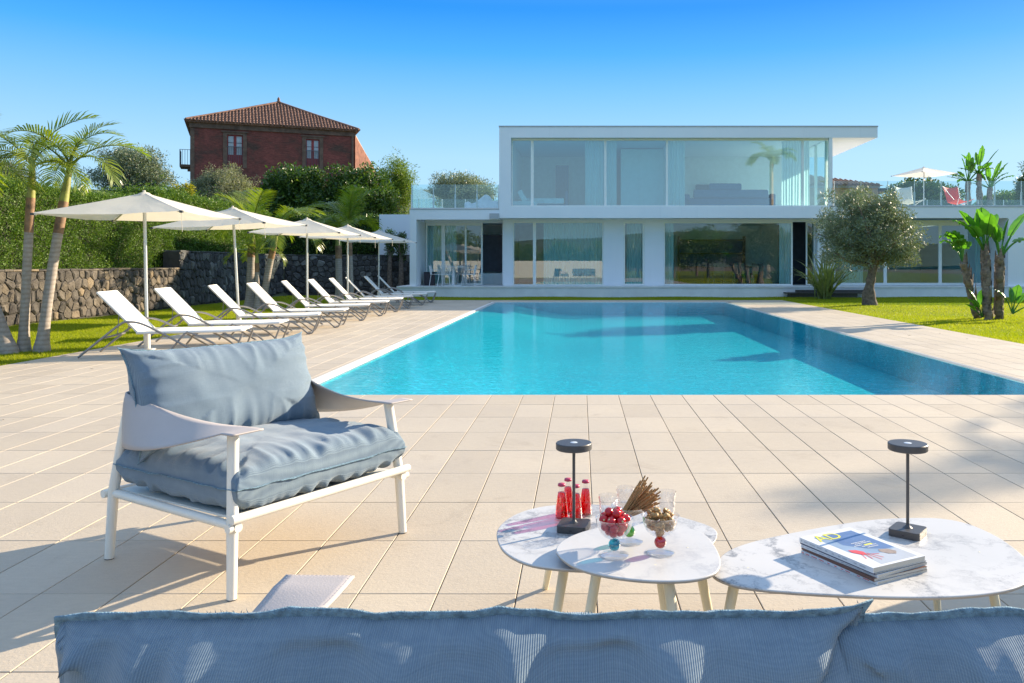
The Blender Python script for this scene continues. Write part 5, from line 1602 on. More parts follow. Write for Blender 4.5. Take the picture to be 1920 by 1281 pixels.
# ---------------------------------------------------------------- cushions and lounge seats
def pillow(name, w, h, t, seed, mat, parent, pz=0.42, edge=4.0, inset=0.05, wr=0.010, nfold=16, flange=0.016, n=(84, 54), ears=0.03, fold_len=0.30, big=0.012, gravity=0.0, fringe=None, ear4=None, front=1.0):
    """stuffed cushion in its local xy plane (w along x, h along y), with puckered seams, corner ears and a raw edged flange"""
    rr = random.Random(seed)
    nu, nv = n
    V = []; UV = []
    def outline(u, v):
        # edges bow inwards between the corners
        x = w / 2 * u * (1 - inset * (1 - abs(v) ** 2.2) * 1.0) ; y = h / 2 * v * (1 - inset * 1.3 * (1 - abs(u) ** 2.2))
        pw = 26 if ear4 else 10
        cu = (abs(u) ** pw) * (abs(v) ** pw)
        er = ears if ear4 is None else ear4[(1 if u > 0 else 0) + (2 if v > 0 else 0)]
        if er < 0: cu = (abs(u) ** 6) * (abs(v) ** 6)
        x += er * cu * (1 if u > 0 else -1); y += er * cu * (1 if v > 0 else -1)
        if er > 0 and ear4: y += er * cu * 0.8
        if ear4 and v > 0: y += (.0075 * mnoise.noise(Vector((u * 4.2 + seed, 0, 0))) + .003 * mnoise.noise(Vector((u * 13 + seed, 3, 0)))) * abs(v) ** 8
        return x, y
    def surf(u, v, side):
        x, y = outline(u, v)
        fu = max(0.0, 1 - abs(u) ** edge); fv = max(0.0, 1 - abs(v) ** edge)
        z = t / 2 * (fu * fv) ** pz
        e = min(1 - abs(u), 1 - abs(v))
        # coordinate running along the nearest seam
        if 1 - abs(v) < (1 - abs(u)) * (w / h) ** 0: s = u * w / 2 + (7 if v > 0 else 13)
        else: s = v * h / 2 + (19 if u > 0 else 29)
        d = min((1 - abs(u)) * w / 2, (1 - abs(v)) * h / 2)
        fall = math.exp(-d / (fold_len * 0.32)) * min(1, d / 0.012)
        nn_ = mnoise.noise(Vector((s * nfold, d * 2.2 + side * 3 + seed, seed * 1.7)))
        n2 = mnoise.noise(Vector((s * nfold * 2.3, d * 4 + side * 5, seed * 2.7 + 4)))
        crease = -abs(nn_) ** 0.7 * 1.35 + 0.35 + 0.45 * n2
        z += wr * crease * fall * 1.8
        z += big * mnoise.noise(Vector((x * 4.5 + seed, y * 4.5, side * 9))) * (fu * fv) ** .5 + big * .5 * mnoise.noise(Vector((x * 11 + seed, y * 11, side * 9))) * (fu * fv) ** .5
        if gravity: z *= 1 - gravity * v
        if side > 0 and front < 1: z *= 1 - (1 - front) * max(0, min(1, (v + .2) * 1.2))
        if name == 'seat_cushion' and side < 0: z = min(z, 0.088 + 0.15 * (z - 0.088))
        z = max(z, 0.0006) if e > 0 else 0.0006
        return (x, y, z * side)
    mm = MB()
    def mp(q):  # denser sampling near the seams
        return math.sin(q * PI / 2) ** 1 if False else (q * 1.0 if abs(q) < 0 else (math.copysign(1 - (1 - abs(q)) ** 1.35, q)))
    for side in (1, -1):
        mm.grid(lambda a, b: surf(mp(2 * a - 1), mp(2 * b - 1), side), nu, nv)
        if side < 0:
            k0 = len(mm.f) - nu * nv
            for k in range(k0, len(mm.f)): mm.f[k] = mm.f[k][::-1]
    o = mm.build(name, mat, parent)
    # planar uv in metres
    me = o.data; uvl = me.uv_layers.new(name='UVMap')
    co = np.empty(len(me.vertices) * 3, np.float32); me.vertices.foreach_get('co', co); co = co.reshape(-1, 3)
    li = np.empty(len(me.loops), np.int32); me.loops.foreach_get('vertex_index', li)
    uvl.data.foreach_set('uv', (co[li][:, :2]).ravel())
    # flange: a thin raw hem standing out of the seam, waving a little
    fm = MB(); ring = []
    K = 260
    for k in range(K):
        a = k / K * 4; sgm = int(a); f = a - sgm
        u, v = ((-1 + 2 * f, -1), (1, -1 + 2 * f), (1 - 2 * f, 1), (-1, 1 - 2 * f))[sgm]
        x, y = outline(u, v); 
        dx, dy = ((0, -1), (1, 0), (0, 1), (-1, 0))[sgm]
        if f < .03: 
            p_ = ((-1, -1), (1, -1), (1, 1), (-1, 1))[sgm]; dx, dy = p_[0] * .75, p_[1] * .75
        if f > .97:
            p_ = ((1, -1), (1, 1), (-1, 1), (-1, -1))[sgm]; dx, dy = p_[0] * .75, p_[1] * .75
        z = .010 * mnoise.noise(Vector((x * 9, y * 9, seed))) + .0035 * mnoise.noise(Vector((x * 40, y * 40, seed + 3)))
        ww = flange * (1 + .25 * mnoise.noise(Vector((x * 30, y * 30, seed))))
        ring.append(((x - dx * .004, y - dy * .004, 0), (x + dx * ww * .5, y + dy * ww * .5, z * .6), (x + dx * ww, y + dy * ww, z)))
    vs = []
    T = 0.0016
    for r_ in ring:
        for p_ in r_: vs.append((p_[0], p_[1], p_[2] + T))
        for p_ in r_[::-1]: vs.append((p_[0], p_[1], p_[2] - T))
    fs = []
    for k in range(K):
        k2 = (k + 1) % K
        for j in range(5): fs.append((k * 6 + j, k * 6 + j + 1, k2 * 6 + j + 1, k2 * 6 + j))
    fm.add(vs, fs, 0, True)
    if fringe:
        for k in range(fringe):
            a = rr.uniform(0, 4); sgm = int(a) % 4; f = a - int(a)
            if sgm != 2 and rr.random() < .4: continue
            u, v = ((-1 + 2 * f, -1), (1, -1 + 2 * f), (1 - 2 * f, 1), (-1, 1 - 2 * f))[sgm]
            x, y = outline(u, v); dx, dy = ((0, -1), (1, 0), (0, 1), (-1, 0))[sgm]
            w0 = flange * .7; ln = flange + rr.uniform(.0005, .0022)
            q = rr.uniform(-.003, .003)
            tx_, ty_ = (.0006, 0) if sgm % 2 == 0 else (0, .0006)
            fm.add([(x + dx * w0 - tx_, y + dy * w0 - ty_, 0), (x + dx * w0 + tx_, y + dy * w0 + ty_, 0), (x + dx * ln + tx_ + q * abs(dy), y + dy * ln + ty_ + q * abs(dx), rr.uniform(-.003, .003))], [(0, 1, 2)])
    fo = fm.build('hem', M['denim_seam'], o)
    return o

def lounge_seat(name, label, cat, width, ncush, loc, rz, seed, group=None, fine=False):
    """garden seat: splayed round legs, round rails, a leather band for back and arms, loose cushions. local +x = forward"""
    t = empty(name, loc, rz); tag(t, label, cat, group)
    hw = width / 2; hx = 0.41
    for sx in (-1, 1):
        for sy in (-1, 1):
            mm = MB()
            zt = 0.606 if sx > 0 else 0.60
            mm.tube([(sx * hx, sy * hw, 0.004), (sx * (hx - .012), sy * (hw - .012), 0.29), (sx * (hx - .05 if sx > 0 else hx - .06), sy * (hw - .042), zt)], [0.0185, 0.0215, 0.0215], 18)
            l = mm.build('leg', M['chair_frame'], t)
            mm = MB(); mm.tube([(sx * hx, sy * hw, 0), (sx * hx, sy * hw, 0.006)], 0.0175, 14); mm.build('foot', M['lamp_metal'], l)
    for sx in (-1, 1):
        mm = MB(); z = 0.302 if sx > 0 else 0.275; x = sx * (hx - .012) + (0.036 if sx > 0 else -.036) * 0.9
        mm.tube([(x, -hw - .016, z), (x, hw + .016, z)], 0.0175, 18); mm.build('rail', M['chair_frame'], t)
    for sy in (-1, 1):
        mm = MB(); y = sy * (hw - .014)
        mm.tube([(-hx - .0, y, 0.278), (hx + .022, y, 0.268)], 0.0175, 18); mm.build('rail', M['chair_frame'], t)
        mm = MB(); mm.tube([(hx + .005, y + sy * .018, .268), (hx + .005, y + sy * .036, .268)], 0.0165, 14); mm.build('rail_end', M['chair_frame'], t)
    # panel carrying the cushions
    mm = MB(); mm.box(-hx + .03, hx - .04, -hw + .03, hw - .03, 0.286, 0.294); mm.build('seat_panel', M['chair_frame'], t)
    # band
    P = smooth_path([(hx + .035, -hw + .045, 0), (hx - .05, -hw + .040, 0), (0.20, -hw + .015, 0), (-0.05, -hw - .005, 0), (-0.25, -hw + .0, 0), (-0.36, -hw + .05, 0), (-0.405, -hw + .16, 0),
                     (-0.41, -hw * .4, 0), (-0.41, hw * .4, 0), (-0.405, hw - .16, 0), (-0.36, hw - .05, 0), (-0.25, hw - .0, 0), (-0.05, hw + .005, 0), (0.20, hw - .015, 0), (hx - .05, hw - .040, 0), (hx + .035, hw - .045, 0)], 6)
    n = len(P); mm = MB(); cum = [0]
    for i in range(1, n): cum.append(cum[-1] + (P[i] - P[i - 1]).length)
    TL = cum[-1]; rows = []; J = 8
    for i, p in enumerate(P):
        e = min(cum[i], TL - cum[i])
        s = min(1, max(0, e - 0.07) / 0.71); s2 = s
        wd = 0.14 + (0.210 - 0.14) * s2                       # width of the band
        tw = R(90) * (1 - s2) ** 0.78                             # from lying flat on the leg to standing upright at the back
        zc = 0.618 - 0.018 * s2 - 0.028 * math.sin(PI * s2)
        tn = (P[min(n - 1, i + 1)] - P[max(0, i - 1)]).normalized()
        side = Vector((tn.y, -tn.x, 0))                          # outward
        if side.dot(p) < 0: side = -side
        row = []
        for j in range(J + 1):
            f = j / J - 0.5
            v = Vector((0, 0, 1)) * math.cos(tw) + side * (-math.sin(tw)) * 1.0
            cu_ = 0.012 * (1 - (2 * f) ** 2)
            row.append(p + Vector((0, 0, zc)) + v * wd * f + side * cu_ * math.cos(tw) + (side * -0.0 if True else 0))
        rows.append(row)
    vs = [v for r_ in rows for v in r_]
    fs = [(i * (J + 1) + j, i * (J + 1) + j + 1, (i + 1) * (J + 1) + j + 1, (i + 1) * (J + 1) + j) for i in range(n - 1) for j in range(J)]
    mm.add(vs, fs, 0, True)
    band = mm.build('band', M['leather'], t)
    so = band.modifiers.new('t', 'SOLIDIFY'); so.thickness = 0.006; so.offset = 0
    sm = MB()
    def tick(a, b):
        d = (b - a)
        nrm = Vector((0, 0, 1))
        for s_ in (1, -1):
            up = nrm * 0.0036 * s_
            wv = d.normalized().cross(nrm) * 0.0007
            sm.add([a + up - wv, a + up + wv, b + up + wv, b + up - wv], [(0, 1, 2, 3)])
    for rws in (rows[:9], rows[-9:]):
        for j in (0, J):
            jj = 1 if j == 0 else J - 1
            L_ = [r_[j].lerp(r_[jj], .45) for r_ in rws]
            for a, b in zip(L_[:-1], L_[1:]):
                nseg = max(1, int((b - a).length / .008))
                for q in range(nseg): tick(a.lerp(b, q / nseg), a.lerp(b, (q + .55) / nseg))
    for row, nx in ((rows[0], rows[1]), (rows[-1], rows[-2])):
        for j in range(J):
            a = row[j].lerp(nx[j], .25); b = row[j + 1].lerp(nx[j + 1], .25)
            for q in range(2): tick(a.lerp(b, q / 2), a.lerp(b, (q + .55) / 2))
    tag(sm.build('stitching', M['thread'], band), kind='stuff')
    # cushions
    cw = width / ncush
    for k in range(ncush):
        yc = -hw + cw * (k + .5)
        nn = (150, 80) if fine else (110, 76)
        s = pillow('seat_cushion', 0.80, cw - 0.015, 0.225, seed + k, M['denim'], t, pz=0.25, edge=5, inset=0.008, wr=0.021, nfold=11, flange=0.007, n=(90, 110), ears=0.004, fold_len=.36, big=.014)
        s.location = (0.03, yc, 0.402)
        b = pillow('back_cushion', cw + (0.035 if fine else -0.015), 0.43, 0.27 if not fine else 0.30, seed + 10 + k, M['denim'], t, pz=0.40, edge=3.4, inset=0.022 if not fine else 0.0, wr=0.015 if not fine else .040, nfold=10, flange=0.0085 if fine else 0.007, n=nn, ears=0.016 if fine else 0.026, fold_len=.32 if not fine else .26, big=.011 if not fine else .018, gravity=.12, fringe=1000 if fine else 200, ear4=None if not fine else ((-.02, .02, -.02, -.01) if k == 0 else (.015, -.012, .011, -.006)), front=1.0 if not fine else 0.32)
        b.rotation_euler = (R(90), 0, R(90))
        b.matrix_basis = Matrix.Translation((-0.235, yc, 0.668 if not fine else 0.648)) @ Matrix.Rotation(R(-17), 4, 'Y') @ Matrix.Rotation(R(90), 4, 'Z') @ Matrix.Rotation(R(90), 4, 'X')
    return t

arm = lounge_seat('armchair', 'wide armchair with pale blue cushions and cream legs on the paving at the left', 'armchair', 0.90, 1, (-1.41, 3.67, 0), R(-31.5), 100)
sofa = lounge_seat('sofa', 'blue cushioned sofa seen from behind along the bottom of the photo', 'sofa', 1.72, 2, (0.290, 1.225, 0), R(90), 200, fine=True)
arm2 = lounge_seat('armchair', 'matching blue armchair to the right of the low tables', 'armchair', 0.90, 1, (2.75, 3.45, 0), R(200), 300)

# ---------------------------------------------------------------- low marble tables
def closed_smooth(pts, n=7):
    P = [Vector(p) for p in pts]; m_ = len(P); out = []
    for i in range(m_):
        p0, p1, p2, p3 = P[i - 1], P[i], P[(i + 1) % m_], P[(i + 2) % m_]
        for k in range(n):
            t = k / n
            out.append(0.5 * ((2 * p1) + (-p0 + p2) * t + (2 * p0 - 5 * p1 + 4 * p2 - p3) * t * t + (-p0 + 3 * p1 - 3 * p2 + p3) * t ** 3))
    return out
def low_table(label, px, z, mat, legs):
    pts = closed_smooth([G(a, b, z) for a, b in px])
    cx = sum(p.x for p in pts) / len(pts); cy = sum(p.y for p in pts) / len(pts)
    t = empty('low_table', (cx, cy, 0)); tag(t, label, 'coffee table')
    if sum(pts[i - 1].x * pts[i].y - pts[i].x * pts[i - 1].y for i in range(len(pts))) < 0: pts = pts[::-1]
    n = len(pts); vs = []
    def ringv(inset, zz_):
        r_ = []
        for i in range(n):
            tn = (pts[(i + 1) % n] - pts[i - 1]).normalized(); nr = Vector((-tn.y, tn.x, 0))
            r_.append((pts[i].x - cx + nr.x * inset, pts[i].y - cy + nr.y * inset, zz_))
        return r_
    levels = [(0.006, z - .011), (0.001, z - .009), (0.0, z - .003), (0.0012, z - .0008), (0.003, z)]
    mm = MB()
    for ins, zz_ in levels: vs += ringv(ins, zz_)
    mm.add(vs, [], 0)
    for l in range(len(levels) - 1):
        for i in range(n):
            j = (i + 1) % n
            mm.f.append((l * n + i, l * n + j, (l + 1) * n + j, (l + 1) * n + i)); mm.m.append(1 if l < 2 else 0); mm.sm.append(True)
    mm.f.append(tuple(range((len(levels) - 1) * n, len(levels) * n))); mm.m.append(0); mm.sm.append(False)
    mm.f.append(tuple(range(n - 1, -1, -1))); mm.m.append(1); mm.sm.append(False)
    mm.build('tabletop', [mat, M['marble_edge']], t)
    for (fx_, fy_, tx_, ty_) in legs:
        mm = MB()
        b = Vector((fx_ - cx, fy_ - cy, 0.0)); q = Vector((tx_ - cx, ty_ - cy, z - .03)); inn = (q - b); inn.z = 0
        q2 = q + (inn.normalized() * .05 if inn.length > 1e-4 else Vector((0, 0, 0))) + Vector((0, 0, .017))
        mm.tube([b, b.lerp(q, .5), q, q.lerp(q2, .5) + Vector((0, 0, .004)), q2], [.0115, .0145, .0170, .0165, .014], 16)
        mm.build('leg', M['table_leg'], t)
    # frame plate under the top
    mm = MB(); mm.tube([(l[2] - cx, l[3] - cy, z - .022) for l in legs], .009, 8, closed=True); mm.build('frame', M['table_leg'], t)
    return t
TZ1, TZ2, TZ3 = 0.35, 0.385, 0.35
low_table('lower veined marble table of the pair, carrying the red bottles and a lamp',
          [(931, 1002), (943, 980), (972, 962), (1010, 951), (1056, 946), (1120, 946), (1190, 953), (1255, 964), (1305, 977), (1336, 989), (1345, 1002), (1332, 1022), (1280, 1044), (1210, 1060), (1130, 1068), (1060, 1067), (990, 1057), (945, 1033)],
          TZ1, M['marble_heavy'], [(-.135, 3.18, -.08, 2.99), (-.10, 2.55, -.045, 2.63), (.29, 2.66, .25, 2.70)])
low_table('upper white marble table of the pair, overlapping the lower one and carrying the snack bowls',
          [(1043, 1034), (1052, 1016), (1080, 1001), (1122, 989), (1170, 982), (1225, 980), (1280, 987), (1318, 1000), (1338, 1020), (1350, 1045), (1349, 1064), (1335, 1077), (1295, 1087), (1235, 1089), (1170, 1084), (1110, 1073), (1068, 1057)],
          TZ2, M['marble_light'], [(-.01, 2.44, .05, 2.42), (.435, 2.62, .36, 2.55), (.29, 2.31, .25, 2.345)])
low_table('larger veined marble table at the right with magazines and a lamp',
          [(1336, 1078), (1342, 1056), (1365, 1033), (1410, 1016), (1475, 1001), (1560, 985), (1640, 974), (1705, 971), (1762, 972), (1815, 982), (1870, 1006), (1912, 1036), (1936, 1062), (1934, 1084), (1900, 1103), (1840, 1114), (1760, 1119), (1670, 1119), (1590, 1116), (1500, 1111), (1430, 1105), (1375, 1096)],
          TZ3, M['marble'], [(.385, 2.40, .455, 2.43), (1.266, 2.925, 1.19, 2.80), (1.385, 2.70, 1.28, 2.61)])

# portable lamps
def table_lamp(label, loc, rz, h, d):
    t = empty('table_lamp', loc, rz); tag(t, label, 'lamp')
    mm = MB()
    s = .05; r_ = .012; pts = []
    for cx_, cy_, a0 in ((s - r_, s - r_, 0), (-s + r_, s - r_, 90), (-s + r_, -s + r_, 180), (s - r_, -s + r_, 270)):
        for k in range(6): a = R(a0 + 90 * k / 5); pts.append((cx_ + r_ * math.cos(a), cy_ + r_ * math.sin(a)))
    mm.prism(pts, 0.0, 0.024); b = mm.build('base', M['lamp_metal'], t, bevel=0.0012)
    mm = MB(); mm.box(-.004, .004, -.0505, -.049, .008, .012); mm.build('charging_port', M['black_box'], b)
    mm = MB(); mm.tube([(0, 0, .024), (0, 0, h - .02)], .0052, 12); mm.lathe([(.016, .0242), (.011, .027), (.006, .033), (.0052, .036)], 16); mm.build('stem', M['lamp_metal'], t)
    mm = MB(); R_ = d / 2
    mm.lathe([(0, h - .024), (R_ - .004, h - .024), (R_ - .001, h - .022), (R_, h - .02), (R_, h - .0025), (R_ - .002, h), (0.0, h)], 96, smooth=False); hd = mm.build('head', M['lamp_metal'], t)
    mm = MB(); mm.lathe([(0, h + .0006), (.0115, h + .0006), (.0125, h)], 24); mm.build('touch_button', M['lamp_top'], hd)
    return t
table_lamp('anthracite table lamp in front of the red bottles', G(1076, 993, TZ1), R(-12), .295, .122)
table_lamp('anthracite table lamp standing behind the magazines on the right table', G(1702, 1003, TZ3), R(-38), .305, .126)

# little red bottles
def bottle(label, loc):
    t = empty('soda_bottle', loc); tag(t, label, 'bottle', 'small red soda bottles on the lower marble table')
    mm = MB(); mm.lathe([(.0, .001), (.0225, .001), (.0238, .004), (.0234, .012), (.0205, .045), (.0165, .078), (.0128, .096), (.0106, .106), (.0104, .116), (.0108, .1185)], 24); mm.build('glass', M['crystal'], t)
    mm = MB(); mm.lathe([(.0, .004), (.0215, .004), (.0224, .012), (.0196, .045), (.0156, .078), (.0122, .094), (.0, .0942)], 20); mm.build('soda', M['liquid_red'], t)
    mm = MB(); mm.lathe([(.0112, .1155), (.0134, .1165), (.0134, .1215), (.0118, .1250), (.0, .1258)], 20); mm.build('crown_cap', M['cap'], t)
    return t
M['cap'] = simple('pink_cap', (0.55, 0.06, 0.12), 0.35, metal=0.3, obj=True)
for (px, py, l) in ((1053, 973, 'small bottle of red soda, leftmost of the four'), (1065, 962, 'small bottle of red soda at the back left, its cap the highest of the four'),
                    (1080, 976, 'small bottle of red soda directly behind the lamp stem'), (1098, 966, 'small bottle of red soda, rightmost of the four')):
    bottle(l, G(px, py, TZ1))

# footed glass bowls
def bowl(label, loc, ball):
    t = empty('footed_bowl', loc); tag(t, label, 'bowl')
    mm = MB(); mm.lathe([(0, .0015), (.040, .0012), (.0430, .0022), (.0425, .0036), (.020, .0062), (.010, .0105), (.008, .014)], 40); mm.build('foot', M['crystal'], t)
    mm = MB(); mm.lathe([(.0001, .0145)] + [(.0182 * math.sin(a), .0325 - .0182 * math.cos(a)) for a in [PI * k / 14 for k in range(1, 14)]] + [(.0001, .0508)], 28); mm.build('ball_stem', ball, t)
    mm = MB(); mm.lathe([(.008, .050), (.018, .0520), (.033, .0600), (.0440, .0720), (.0510, .0880), (.0560, .1130), (.0568, .1134), (.0560, .1136), (.0535, .1020), (.0490, .0880), (.0420, .0745), (.0300, .0630), (.016, .0565), (0, .0560)], 48); mm.build('cup', M['crystal'], t)
    return t
bT, bN, bS = G(1152, 1042, TZ2), G(1238, 1037, TZ2), G(1180, 1016, TZ2)
bowl('glass bowl on a turquoise ball stem, filled with cherry tomatoes', bT, M['ball_blue'])
bowl('glass bowl on a ruby ball stem, filled with nuts', bN, M['ball_red'])
bowl('glass bowl on a green ball stem, holding breadsticks', bS, M['ball_green'])

M['tomato'] = simple('tomato_skin', (0.55, 0.012, 0.018), 0.16, var=0.15, scale=40, spec=0.6)
M['scar'] = simple('tomato_scar', (0.62, 0.45, 0.22), 0.6)
def tomato_mesh():
    mm = MB()
    mm.lathe([(.0001, -.0132)] + [(.0140 * math.sin(a), -.0135 * math.cos(a)) for a in [PI * k / 10 for k in range(1, 10)]] + [(.0001, .0128)], 16)
    mm.lathe([(.0001, .01375), (.0022, .0136), (.0030, .0130)], 8, mat=1)
    return mm.mesh('cherry_tomato', [M['tomato'], M['scar']])
TM = tomato_mesh(); rr = random.Random(3)
lay = [(.072, .016, 4), (.090, .030, 6), (.088, .0, 1), (.110, .034, 7), (.112, .008, 2), (.128, .016, 3)]
for (z, rad, n) in lay:
    for k in range(n):
        a = 2 * PI * k / n + z * 40
        o = link('cherry_tomato', TM, None, (bT.x + rad * math.cos(a), bT.y + rad * math.sin(a), TZ2 + z), (rr.uniform(-1.3, 1.3), rr.uniform(-1.3, 1.3), rr.uniform(0, 6)))
        tag(o, 'red cherry tomato piled in the bowl on the turquoise stem', 'tomato', 'cherry tomatoes in the bowl on the turquoise stem')
M['nut'] = simple('roasted_nut', (0.40, 0.235, 0.085), 0.45, var=0.5, scale=70)
def nut_mesh(seed):
    r_ = random.Random(seed); mm = MB()
    # a curved kernel
    P = [Vector((.0095 * math.cos(a), .0085 * math.sin(a), 0)) for a in [R(-70 + 35 * k) for k in range(5)]]
    mm.tube(P, [.0026, .0060, .0074, .0064, .0030], 8)
    return mm.mesh('nut', M['nut'])
NM = [nut_mesh(k) for k in range(2)]
for (z, rad, n) in ((.066, .010, 5), (.076, .024, 9), (.077, .006, 3), (.088, .034, 13), (.088, .014, 6), (.100, .038, 15), (.101, .018, 8), (.112, .030, 13), (.114, .008, 5), (.122, .012, 5)):
    for k in range(n):
        a = 2 * PI * k / n + z * 60
        o = link('nut', NM[k % 2], None, (bN.x + rad * math.cos(a) + rr.gauss(0, .001), bN.y + rad * math.sin(a), TZ2 + z + rr.gauss(0, .001)), (rr.uniform(0, 6), rr.uniform(0, 6), rr.uniform(0, 6)))
        tag(o, 'brown roasted nut heaped in the bowl on the ruby stem', 'nut', 'nuts in the bowl on the ruby stem')
M['stick'] = simple('breadstick_crust', (0.40, 0.22, 0.08), 0.7, var=0.4, scale=120, bump=0.5, bscale=900)
mm = MB(); mm.tube([(0, 0, 0), (0, 0, .085), (0, 0, .168), (0, 0, .172)], [.0024, .0028, .0029, .0018], 8)
SM = mm.mesh('breadstick', M['stick'])
for k in range(60):
    ax_ = 26 + 40 * rr.random() ** .8; az_ = R(rr.gauss(-4, 16))
    dirv = Vector((math.sin(R(ax_)) * math.cos(az_), math.sin(R(ax_)) * math.sin(az_), math.cos(R(ax_))))
    st_ = bS + Vector((-.034 + .02 * rr.random(), rr.uniform(-.014, .014), .068 + .010 * rr.random()))
    q = dirv.to_track_quat('Z', 'Y')
    o = link('breadstick', SM, None, st_, q.to_euler()); s = rr.uniform(.70, .84); o.scale = (.9, .9, s)
    tag(o, 'thin brown breadstick leaning to the right in the bowl on the green stem', 'breadstick', 'breadsticks in the bowl on the green stem')

# cut crystal tumblers
def tumbler(label, loc, s=1.0):
    t = empty('crystal_glass', loc); tag(t, label, 'glass')
    mm = MB(); SEG = 28; rows = 16
    def fn(u, v):
        a = 2 * PI * u; z = .012 + v * .103
        r_ = .022 + .011 * v ** .8
        f = .0017 * math.sin(a * 7 + v * 9) * math.sin(v * PI * 7 + a * 7) * (1 if v < .93 else .2)
        return ((r_ + f) * math.cos(a) * s, (r_ + f) * math.sin(a) * s, z * s)
    mm.grid(fn, 56, 40); mm.build('cup', M['cut_crystal'], t)
    mm = MB(); mm.lathe([(0, .006 * s), (.020 * s, .006 * s), (.023 * s, .012 * s)], 24); mm.lathe([(0, .001), (.023 * s, .001), (.024 * s, .004 * s), (.021 * s, .010 * s)], 24); mm.build('base', M['cut_crystal'], t)
for (px, py, l) in ((1141, 992, 'cut crystal glass just behind the cherry tomatoes'), (1172, 975, 'cut crystal glass hidden behind the breadsticks'), (1216, 980, 'cut crystal glass between the breadsticks and the nuts'), (1250, 984, 'cut crystal glass right behind the bowl of nuts')):
    tumbler(l, G(px, py, TZ1), 1.0)

# ---------------------------------------------------------------- magazines
MGC = Vector((.8465, 2.497)); MRZ = math.atan2(-.885, .465)
M['mag_brown'] = simple('brown_cover', (0.16, 0.075, 0.05), 0.4, obj=True)
M['mag_navy'] = simple('navy_cover', (0.03, 0.04, 0.10), 0.35, obj=True)
M['mag_blue'] = simple('cover_blue', (0.13, 0.19, 0.34), 0.3, var=0.12, scale=12, obj=True)
M['mag_sea'] = simple('cover_pale_blue', (0.28, 0.36, 0.46), 0.3, var=0.15, scale=12, obj=True)
M['mag_yellow'] = simple('cover_yellow', (0.80, 0.74, 0.05), 0.3, var=0.03)
M['mag_red'] = simple('cover_red', (0.72, 0.09, 0.07), 0.3, var=0.05)
M['mag_tan'] = simple('cover_tan', (0.36, 0.27, 0.20), 0.35, var=0.2, scale=60)
M['mag_grey'] = simple('cover_grey', (0.45, 0.47, 0.50), 0.35, var=0.05)
def m_pages():
    m = NT('page_block'); p = m.pos(True)
    sp = m.node('ShaderNodeSeparateXYZ'); m.l.new(p, sp.inputs[0])
    w_ = m.math('SINE', m.math('MULTIPLY', sp.outputs[2], 5200.0))
    m.color(m.ramp(m.math('MULTIPLY', m.math('ADD', w_, 1.0), .5), [(0, (.40, .37, .31)), (1, (.68, .64, .56))])); m.set(Roughness=.8); return m.mat
M['pages'] = m_pages()
def magazine(label, z, h, cover, dx, dy, dr, L=.295, Wd=.212, spine=None):
    c = Vector((MGC.x + dx, MGC.y + dy, z))
    t = empty('magazine', c, MRZ + R(dr)); tag(t, label, 'magazine')
    mm = MB()
    a, b, w0, w1 = -L / 2, L / 2, -Wd / 2, Wd / 2
    # page block
    mm.box(a + .001, b - .001, w0 + .002, w1 - .0015, .0004, h - .0004); mm.build('pages', M['pages'], t)
    mm = MB(); mm.box(a, b, w0, w1, h - .0004, h); mm.box(a, b, w0, w1, 0, .0004); mm.box(a, b, w0 - .0002, w0 + .0018, .0004, h - .0004)
    cv = mm.build('cover', [cover], t)
    if spine:
        mm = MB()
        r_ = random.Random(7); x = a + .02
        mm.box(a + .006, a + .011, w0 - .0008, w0 - .0003, h * .3, h * .7)
        while x < b - .02:
            w_ = r_.uniform(.008, .03); mm.box(x, x + w_, w0 - .0008, w0 - .0003, h * .38, h * .62); x += w_ + r_.uniform(.006, .03)
        mm.build('spine_print', spine, cv)
    return t, cv, h
zz0 = TZ3 + .0005
magazine('thin white magazine at the bottom of the stack', zz0, .0085, M['paper_white'], .004, -.006, 1.5, spine=M['mag_red'])
magazine('magazine with a brown spine, second from the bottom of the stack', zz0 + .0086, .0085, M['mag_brown'], .004, -.004, -1.0)
magazine('pale magazine in the middle of the stack', zz0 + .0172, .009, M['paper_white'], .006, .001, 2.2, spine=M['mag_grey'])
magazine('thin magazine with a navy spine under the top one', zz0 + .0263, .0045, M['mag_navy'], .003, .002, .6)
t, cv, h = magazine('top magazine with yellow letters and a blue room on its cover', zz0 + .0309, .0150, M['paper_white'], 0, 0, 0, spine=M['mag_grey'])
def flat(name, mat, pts, z=.0002):
    mm = MB(); mm.add([(x, y, h + z) for x, y in pts], [tuple(range(len(pts)))]); return mm.build(name, mat, cv)
flat('cover_picture', M['mag_sea'], [(-.122, -.072), (.022, -.072), (.060, -.05), (.070, .02), (.055, .086), (-.122, .086)])
flat('cover_picture', M['mag_blue'], [(-.1215, -.030), (-.03, -.040), (.02, .0), (.050, .05), (.050, .0855), (-.1215, .0855)], .0004)
flat('cover_picture', M['mag_grey'], [(.060, -.05), (.135, -.06), (.135, .086), (.055, .086), (.070, .02)], .0003)
cu = bpy.data.curves.new('title_lettering', 'FONT'); cu.body = 'AD'; cu.size = .072; cu.extrude = .0001; cu.align_x = 'LEFT'; cu.space_character = .95
cu.materials.append(M['mag_yellow'])
tmp = bpy.data.objects.new('title_curve', cu); COL.objects.link(tmp); bpy.context.view_layer.update()
me_t = bpy.data.meshes.new_from_object(tmp.evaluated_get(bpy.context.evaluated_depsgraph_get())); bpy.data.objects.remove(tmp)
tl = link('title_lettering', me_t, cv); tl.location = (-.083, -.080, h + .0008); tl.rotation_euler = (0, 0, R(90))
